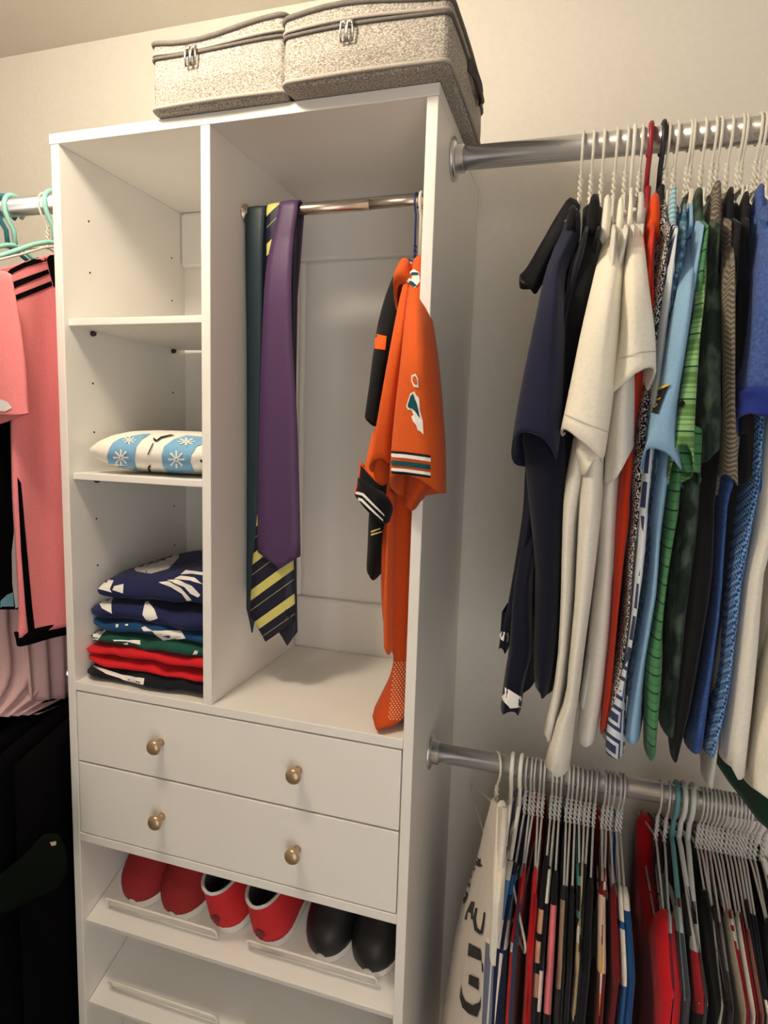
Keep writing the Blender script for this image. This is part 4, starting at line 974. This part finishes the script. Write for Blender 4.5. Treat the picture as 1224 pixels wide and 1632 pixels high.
print_on('blue_band', [cb], [[K(468, 200), K(640, 165), K(720, 160), K(640, 210), K(600, 270), K(584, 360), K(600, 430), K(645, 500), K(520, 490), K(412, 470), K(372, 400), K(362, 340), K(380, 280), K(410, 235)],
     [K(905, 205), K(1010, 175), K(1160, 190), K(1160, 235), K(1090, 265), K(1045, 330), K(1040, 390), K(1070, 460), K(1160, 500), K(1160, 525), K(1000, 525), K(860, 500), K(815, 420), K(805, 340), K(825, 265)]], SKY, cu, step=5)
def flake(X, Y, R, sq=1.0, rot=0):
    out = []
    for k in range(8):
        a = rot+2*PI*k/8; dx, dy = math.cos(a), math.sin(a)*sq; px_, py_ = -math.sin(a), math.cos(a)*sq
        out.append([K(X+dx*R*.12+px_*R*.08, Y+dy*R*.12+py_*R*.08), K(X+dx*R+px_*R*.12, Y+dy*R+py_*R*.12), K(X+dx*R-px_*R*.12, Y+dy*R-py_*R*.12), K(X+dx*R*.12-px_*R*.08, Y+dy*R*.12-py_*R*.08)])
    return out
for fl_ in (flake(478, 350, 62), flake(928, 365, 66), flake(545, 218, 55, .55), flake(1005, 230, 72, .42)):
    print_on('snowflake', [cb], fl_, WC, cu, off=.0019, step=6)
BLK3 = cloth(30, 28, 30)
for pl_ in ([K(735, 240), K(742, 243), K(702, 330), K(694, 326)], [K(695, 420), K(712, 408), K(722, 418), K(708, 432), K(722, 462), K(770, 486), K(755, 492), K(708, 470), K(692, 440)],
     [K(735, 205), K(745, 200), K(765, 215), K(800, 190), K(880, 172), K(915, 178), K(880, 182), K(806, 202), K(770, 226), K(750, 224)], [K(1115, 372), K(1150, 360), K(1158, 395), K(1125, 388)]):
    print_on('drawn_line', [cb], [pl_], BLK3, cu, off=.0019, step=4)

# ------------------------------------------------------------------ folded jerseys in the lower cubby
def folded(label, cols, x0, x1, y0, y1, zf, zb_, h, material, name='folded_jersey', layers=2, ph=0.0, rise=.0, bulge=.010):
    """folded garment: stacked soft layers, each a rounded slab with a rolled front edge"""
    root = tag(empty(name, ((x0+x1)/2, (y0+y1)/2, zf)), label, 'jersey', 'folded jerseys stacked in the lower cubby')
    parts = []
    for L in range(layers):
        hl = h/layers; z0 = zf+L*hl
        V, Fc = [], []; NX, NS = 30, 22
        for i in range(NX+1):
            a = i/NX; x = lerp(x0, x1, a); ed = max(0, 1-abs(2*a-1)**11)**.5
            th = hl*(.45+.62*ed)/2; inset = .010*(1-ed) + .003*L
            for k in range(NS):
                an = 2*PI*k/NS; c, s_ = math.cos(an), math.sin(an)
                cc = math.copysign(abs(c)**.5, c); ss = math.copysign(abs(s_)**.8, s_)
                yy = (y0+y1)/2 - cc*((y1-y0)/2-inset)
                nz_ = noise.noise(Vector((x*14, yy*9, ph*3.1+L*5)))*.009 + noise.noise(Vector((x*40, yy*22, ph*1.7+L*3)))*.004
                yy += (noise.noise(Vector((x*18, ph*2+L, 3.3)))*.010 + noise.noise(Vector((x*30+s_*1.2, ph, L)))*.004)*(1 if c > 0 else .2)
                zz = z0+hl/2 + ss*th + nz_*(1 if s_ > 0 else .45) + rise*a*(1 if s_ > 0 else .25) + (zb_-zf)*(yy-y0)/(y1-y0)
                V.append(Vector((x, yy, zz)))
        for i in range(NX):
            for k in range(NS): Fc.append((i*NS+k, i*NS+(k+1) % NS, (i+1)*NS+(k+1) % NS, (i+1)*NS+k))
        Fc += [tuple(range(NS)), tuple(NX*NS+k for k in range(NS))]
        zmn = min(p.z for p in V)
        if L == 0: V = [Vector((p.x, p.y, p.z + max(0, zf+.0006-p.z))) for p in V]
        parts.append(mesh('layer', V, Fc, material, root, smooth=True))
    return root, parts
FB = cloth(24, 24, 32); FR = cloth(204, 30, 40); FG = cloth(28, 78, 66, tag='f'); FT = cloth(26, 66, 108); FN = cloth(32, 38, 78, tag='f')
zk = ZD
J1, j1 = folded('folded black jersey at the bottom of the cubby stack', None, .018, .275, .012, .30, zk, zk, .026, FB, layers=1, ph=.3)
J2, j2 = folded('folded bright red jersey second from the bottom of the stack', None, .0175, .275, .018, .29, zk+.022, zk+.022, .040, FR, layers=2, ph=1.1)
J3, j3 = folded('folded dark green jersey with white print above the red one', None, .0175, .275, .028, .29, zk+.060, zk+.060, .026, FG, layers=1, ph=2.4)
J4, j4 = folded('folded blue jersey below the navy ones in the stack', None, .0175, .275, .032, .29, zk+.083, zk+.083, .024, FT, layers=1, ph=.9)
J5, j5 = folded('folded navy jersey with a white band, second from the top of the stack', None, .018, .274, .030, .28, zk+.104, zk+.104, .038, FN, layers=1, ph=3.0)
J6, j6 = folded('folded navy jersey with white lettering on top of the stack', None, .032, .274, .036, .28, zk+.140, zk+.158, .036, FN, layers=1, ph=4.4, rise=.030)
def Q(X, Y): return (100+X/5.1, 860+Y/5.1)
print_on('white_panel', j1, [[Q(215, 1015), Q(330, 1050), Q(480, 1100), Q(665, 1130), Q(658, 1178), Q(500, 1140), Q(350, 1090)]], WTE, J1, step=4)
print_on('white_print', j3, [[Q(410, 815), Q(630, 820), Q(632, 858), Q(530, 830), Q(420, 825)], [Q(405, 862), Q(530, 835), Q(535, 850), Q(440, 866)], [Q(970, 930), Q(1050, 940), Q(1075, 900), Q(1100, 905), Q(1090, 950), Q(1050, 965), Q(990, 955)]], WTE, J3, step=4)
print_on('white_sleeve_end', j4+j3, [[Q(225, 655), Q(270, 735), Q(360, 730), Q(300, 800), Q(245, 875), Q(190, 845), Q(155, 800), Q(160, 740)]], WTE, J4, step=4)
print_on('white_print', j4+j3, [[Q(640, 715), Q(670, 708), Q(730, 740), Q(960, 742), Q(1000, 800), Q(820, 825), Q(770, 790), Q(730, 745), Q(660, 745)], [Q(432, 690), Q(455, 690), Q(452, 712), Q(432, 714)], [Q(505, 690), Q(535, 688), Q(530, 700), Q(508, 702)]], WTE, J4, step=4)
print_on('white_band', j5, [[Q(320, 455), Q(420, 450), Q(395, 520), Q(400, 600), Q(320, 560), Q(298, 520)], [Q(670, 510), Q(690, 500), Q(745, 570), Q(775, 640), Q(690, 665), Q(650, 610), Q(655, 580)]], WTE, J5, step=4)
print_on('white_band', j6, [[Q(265, 360), Q(310, 322), Q(415, 335), Q(385, 400), Q(400, 430), Q(290, 400)], [Q(420, 380), Q(495, 362), Q(492, 438), Q(405, 408)]], WTE, J6, step=4)
print_on('white_lettering', j6, [[Q(780, 348), Q(860, 340), Q(960, 390), Q(1050, 490), Q(1025, 515), Q(970, 440), Q(880, 385)], [Q(850, 330), Q(930, 325), Q(1050, 375), Q(1120, 450), Q(1100, 470), Q(1040, 440), Q(990, 385)], [Q(905, 320), Q(960, 295), Q(1070, 310), Q(1150, 370), Q(1130, 360), Q(1040, 335)], [Q(960, 285), Q(1000, 250), Q(1150, 270), Q(1150, 295), Q(1050, 280)]], WTE, J6, step=4)
print_on('grey_collar', j6, [[Q(560, 225), Q(680, 170), Q(830, 145), Q(850, 90), Q(940, 85), Q(945, 150), Q(860, 240), Q(720, 280), Q(600, 262)]], cloth(176, 172, 172), J6, step=5)

# ------------------------------------------------------------------ shoes on the slanted shelf
def shoe(label, x, s0, zl, length, width, height, heel_first, up_m, sole_m, lining, open_from, yawz=0.0, name='shoe', trim=None):
    root = tag(empty(name, on_shelf(zl, x, s0+length/2, 0)), label, 'shoe', 'shoes on the upper shoe shelf')
    def loc(lx, ly, lz):                                       # ly 0 = end nearest the viewer
        c, s_ = math.cos(yawz), math.sin(yawz); dx, dy = lx, ly-length/2
        return on_shelf(zl, x+dx*c-dy*s_, s0+length/2+dx*s_+dy*c, lz)
    def tt(t): return (1-t) if heel_first else t               # t measured from the toe
    def half(t):                                               # plan outline, toe 0, heel 1
        return width/2*max(0.02, 1-max(0, 1-t/.26)**2.3)**.48*lerp(1, .80, smooth(.38, .72, t))*max(.02, 1-max(0, (t-.84)/.16)**2.4)**.5
    NT = 26; sole_h = .022
    ts = [.5-.5*math.cos(PI*i/NT) for i in range(NT+1)]
    # sole
    ring_lo, ring_hi = [], []
    out = [(half(t)+.002, t) for t in ts] + [(-half(t)-.002, t) for t in reversed(ts)]
    R = []
    for sc, hz in ((.94, .0004), (1.0, .004), (1.0, sole_h-.003), (.97, sole_h)):
        R.append([loc(w_*sc, length*tt(t) if True else 0, hz) for w_, t in out])
    v, f = lofted(R, True, True, True); mesh('sole', v, f, sole_m, root, smooth=True)
    def hgt(t): return height*lerp(lerp(.50, .84, smooth(.05, .45, t)), 1.0, smooth(.6, .95, t))*max(.05, 1-max(0, 1-t/.10)**2)**.5
    def phimax(t):
        o = smooth(open_from, open_from+.10, t); return lerp(PI/2, .50, o)
    def arch(sc, inn, h0):
        V, Fc = [], []; NA = 8
        for t in ts:
            w_ = max(half(t)*sc-inn, .0004); h = max(hgt(t)-inn, .0004); pm = phimax(t)
            for side in (1, -1):
                for k in range(NA+1):
                    ph = pm*k/NA
                    lx = w_*math.cos(ph)**.75*side if ph < PI/2-1e-6 else 0
                    lean = 1-.18*(k/NA)*smooth(open_from, 1, t)
                    V.append(loc(lx*lean, length*tt(t), h0+h*(math.sin(ph)/ (math.sin(pm)) )))
        n2 = 2*(NA+1)
        for i in range(NT):
            for b in (0, NA+1):
                for k in range(NA): Fc.append((i*n2+b+k, i*n2+b+k+1, (i+1)*n2+b+k+1, (i+1)*n2+b+k))
        b0 = NT*n2
        for k in range(NA): Fc.append((b0+k, b0+k+1, b0+NA+1+k+1, b0+NA+1+k))
        return V, Fc, NA, n2
    V, Fc, NA, n2 = arch(1.0, 0, sole_h-.002)
    up_ = mesh('upper', V, Fc, up_m, root, smooth=True, solid=.0025, weld=True)
    V2, F2, _, _ = arch(.97, .003, sole_h-.001)
    mesh('lining', V2, F2, lining, root, smooth=True)
    ins = [(half(t)*.9, t) for t in ts]+[(-half(t)*.9, t) for t in reversed(ts)]
    v = [loc(a, length*tt(t), sole_h+.004) for a, t in ins]
    mesh('insole', v, [tuple(range(len(v)))], lining, root)
    # rim around the opening
    rim = []
    i0 = next(i for i, t in enumerate(ts) if t > open_from+.06)
    for i in range(i0, NT+1): rim.append(V[i*n2+NA])
    for i in range(NT, i0-1, -1): rim.append(V[i*n2+2*NA+1])
    sweep('rim', rim, .0032 if trim else .002, trim or up_m, root, 6, closed=True)
    return root, up_
redA = mat('red_canvas', rgb(150, 34, 34), .85, noise=(300, .15), bump=(400, .3, .001)); redB = mat('bright_red_canvas', rgb(204, 36, 42), .8, noise=(300, .1), bump=(400, .3, .001))
blkS = mat('black_leather', rgb(22, 22, 24), .5); soleW = mat('white_rubber', rgb(226, 222, 214), .6); linD = mat('dark_lining', rgb(40, 36, 38), .9); linG = mat('grey_lining', rgb(92, 90, 98), .9); padG = mat('pale_grey_padding', rgb(190, 188, 184), .85)
ZS = .7045
shoe('dark red slip-on shoe with white sole, leftmost on the shoe shelf', .096, .044, ZS, .28, .100, .092, False, redA, soleW, linD, .48)
shoe('dark red slip-on shoe with white sole, second from the left', .190, .042, ZS, .28, .100, .092, False, redA, soleW, linD, .48, -.04)
sa, ua = shoe('bright red trainer with grey collar facing heel out, left of its pair', .289, .044, ZS, .27, .096, .098, True, redB, soleW, linG, .45, -.03, trim=padG)
sb, ub = shoe('bright red trainer with grey collar facing heel out, right of its pair', .379, .042, ZS, .27, .096, .098, True, redB, soleW, linG, .45, -.05, trim=padG)
shoe('black shoe with pale sole, left of the pair at the shelf end', .483, .044, ZS, .28, .092, .088, False, blkS, soleW, linD, .5, -.02)
shoe('black shoe with pale sole, rightmost on the shoe shelf', .570, .042, ZS, .28, .092, .088, False, blkS, soleW, linD, .5, -.03)
GB = mat('faded_mark', rgb(120, 40, 52), .8)
def disc(cu_, cv, r): return [[(cu_+r*math.cos(2*PI*k/14), cv+r*math.sin(2*PI*k/14)) for k in range(14)]]
print_on('heel_mark', [ua], disc(342, 1466, 9), GB, sa, off=.0024, step=4)
print_on('heel_mark', [ub], disc(413, 1489, 9), GB, sb, off=.0024, step=4)

# ------------------------------------------------------------------ clothes left of the tower
LG_ = 'garments left of the tower'
PK = cloth(230, 134, 138); PKD = cloth(214, 104, 104); PALE = cloth(214, 178, 178); BKL = mat('black_wool', rgb(9, 8, 10), .95, spec=.04, bump=(45, .3, .004))
x1 = at(72, 330, .085).x
hanger('mint plastic', x1, RK, 'mint green plastic hanger next to the tower')
hanger('mint plastic', at(8, 340, .085).x, RK, 'mint green plastic hanger at the left edge of the picture')
hanger('deep teal plastic', at(-4, 345, .085).x, RK, 'deep teal plastic hanger at the left edge')
pj = tag(empty('pink_jersey', (-.03, .1, 1.27)), 'salmon pink jersey with three black shoulder stripes left of the tower', 'jersey')
def side_sheet(name, rows, xs, thick, material, parent, nc=14, fold=.004, ph=0., freq=9):
    """cloth facing right: rows of (u0, v0, u1, v1) on planes x = xs"""
    R = []
    for i, (a, b, c, d) in enumerate(resample([tuple(map(float, r)) for r in rows], max(14, len(rows)*3))):
        p, q_ = atx(a, b, xs), atx(c, d, xs); ring = []
        t = i/13
        for k in range(nc):
            s_ = k/(nc-1); w_ = p.lerp(q_, s_); w_.x += fold*math.sin(freq*s_+ph+1.1*t)*smooth(.1, .5, t) - .012*(1-s_)**3
            ring.append(w_)
        R.append(ring+[Vector((r_.x-thick, r_.y+.002, r_.z)) for r_ in reversed(ring)])
    v, f = lofted(R, True, True, True); return mesh(name, v, f, material, parent, smooth=True)
pb = side_sheet('body', [(0, 430, 140, 388), (12, 445, 140, 405), (18, 490, 140, 470), (22, 560, 140, 550), (26, 640, 140, 640), (28, 720, 140, 720), (30, 800, 140, 800), (36, 900, 145, 890), (40, 980, 150, 960), (38, 1018, 150, 985)], -.03, .008, PK, pj)
psl = sleeve('sleeve', [(-30, 440, 14, 436), (-45, 500, 22, 500), (-60, 580, 30, 580), (-70, 640, 34, 645), (-70, 668, 35, 650)], lambda t: -.085, .022, PK, pj, (0, -.015), fold=.002)
print_on('sleeve_lining', [psl], [[(0, 636), (12, 640), (20, 650), (8, 656), (0, 655)]], cloth(222, 216, 220), pj, step=3)
def L6(X, Y): return (X*130/1061, 280+Y*130/1061)
print_on('shoulder_stripe', [pb], [[L6(25, 1320), L6(130, 1215), L6(300, 1130), L6(590, 1040), L6(610, 1105), L6(330, 1190), L6(170, 1265), L6(100, 1370)],
        [L6(140, 1390), L6(620, 1215), L6(640, 1270), L6(160, 1475)], [L6(180, 1560), L6(660, 1370), L6(680, 1430), L6(190, 1632), L6(180, 1610)],
        [L6(585, 985), L6(700, 930), L6(740, 1470), L6(690, 1440), L6(650, 1300), L6(610, 1120)]], BKL, pj, step=5)
print_on('white_yoke', [pb], [[L6(0, 1085), L6(200, 1040), L6(580, 965), L6(590, 1000), L6(200, 1075), L6(0, 1120)]], cloth(240, 226, 220), pj, step=5)
print_on('side_stripe', [pb], [[(27, 760), (33, 770), (40, 850), (50, 960), (57, 1022), (46, 1024), (40, 970), (33, 880)]], BKL, pj, step=6)
side_sheet('hem', [(36, 1010, 150, 978), (38, 1032, 150, 1000)], -.031, .009, BKL, pj)
bt = tag(empty('black_tank_shirt', (-.1, .1, 1.2)), 'black top with white side and pale blue hem behind the pink jersey', 'top', LG_)
bb = side_sheet('body', [(-40, 560, 120, 560), (-40, 680, 120, 680), (-38, 800, 120, 800), (-36, 900, 120, 900), (-30, 972, 120, 972)], -.075, .01, BKL, bt)
print_on('white_side', [bb], [[(26, 806), (32, 820), (36, 900), (38, 960), (24, 970), (19, 930), (18, 880)]], cloth(214, 210, 206), bt, step=5)
print_on('blue_hem', [bb], [[(0, 958), (10, 948), (20, 944), (22, 972), (0, 974)]], cloth(120, 178, 196), bt, step=5)
hanger('white wire', -.075, RK, 'white wire hanger of the black top')
pd = tag(empty('pale_pink_dress', (-.13, .12, 1.05)), 'pale pink pleated dress below the black top', 'dress', LG_)
side_sheet('skirt', [(-60, 760, 130, 760), (-60, 900, 130, 900), (-60, 1000, 140, 1000), (-60, 1080, 150, 1090), (-60, 1148, 60, 1138)], -.115, .012, PALE, pd, nc=60, fold=.006, freq=46)
side_sheet('skirt', [(40, 900, 160, 900), (44, 1000, 160, 1000), (50, 1060, 160, 1060), (56, 1118, 160, 1108)], -.100, .01, PALE, pd, nc=50, fold=.005, ph=1, freq=30)
hanger('white wire', -.115, RK, 'white wire hanger of the pale pink dress')
for i, (xx, lab) in enumerate(((-.03, 'long black coat next to the tower under the pink jersey'), (-.075, 'long black coat in the middle of the dark corner'), (-.125, 'long black coat under the pale pink dress'), (-.18, 'long black coat at the left edge of the picture'))):
    hanger('black plastic', xx, (.121, 1.13, .0153), 'black hanger of the ' + lab)
    root = tag(empty('black_coat', (xx, .12, .15)), lab, 'coat', 'black coats left of the tower')
    hw = .020; zt = 1.055
    P = [(xx-hw*.7, zt, xx+hw*.7, zt), (xx-hw, zt-.1, xx+hw, zt-.1), (xx-hw*1.1, zt-.4, xx+hw*1.1, zt-.4), (xx-hw*1.1, .12+i*.03, xx+hw*1.1, .12+i*.03)]
    body('body', P, xx, -.09-.01*i, .31, BKL, root, lambda y, zt=zt: zt+.05*(1-min(1, abs(y-.12)/.2)), fold=.004, ph=i*1.3, slot=.016)
gb = tag(empty('dark_green_bag', (-.06, -.13, .7)), 'dark green cloth bag slung low in the dark corner', 'bag', LG_)
sleeve('pouch', [(60, 1338, 92, 1336), (26, 1372, 100, 1362), (-10, 1400, 98, 1396), (-40, 1430, 80, 1422), (-60, 1470, 30, 1442)], lambda t: -.118, .018, mat('dark_green_canvas', rgb(14, 20, 15), .95, spec=.04, bump=(45, .3, .004)), gb, fold=.003)
print_on('pale_tag', [o for o in gb.children], [[(80, 1342), (90, 1340), (90, 1346), (83, 1348)]], cloth(190, 170, 150), gb, step=3)
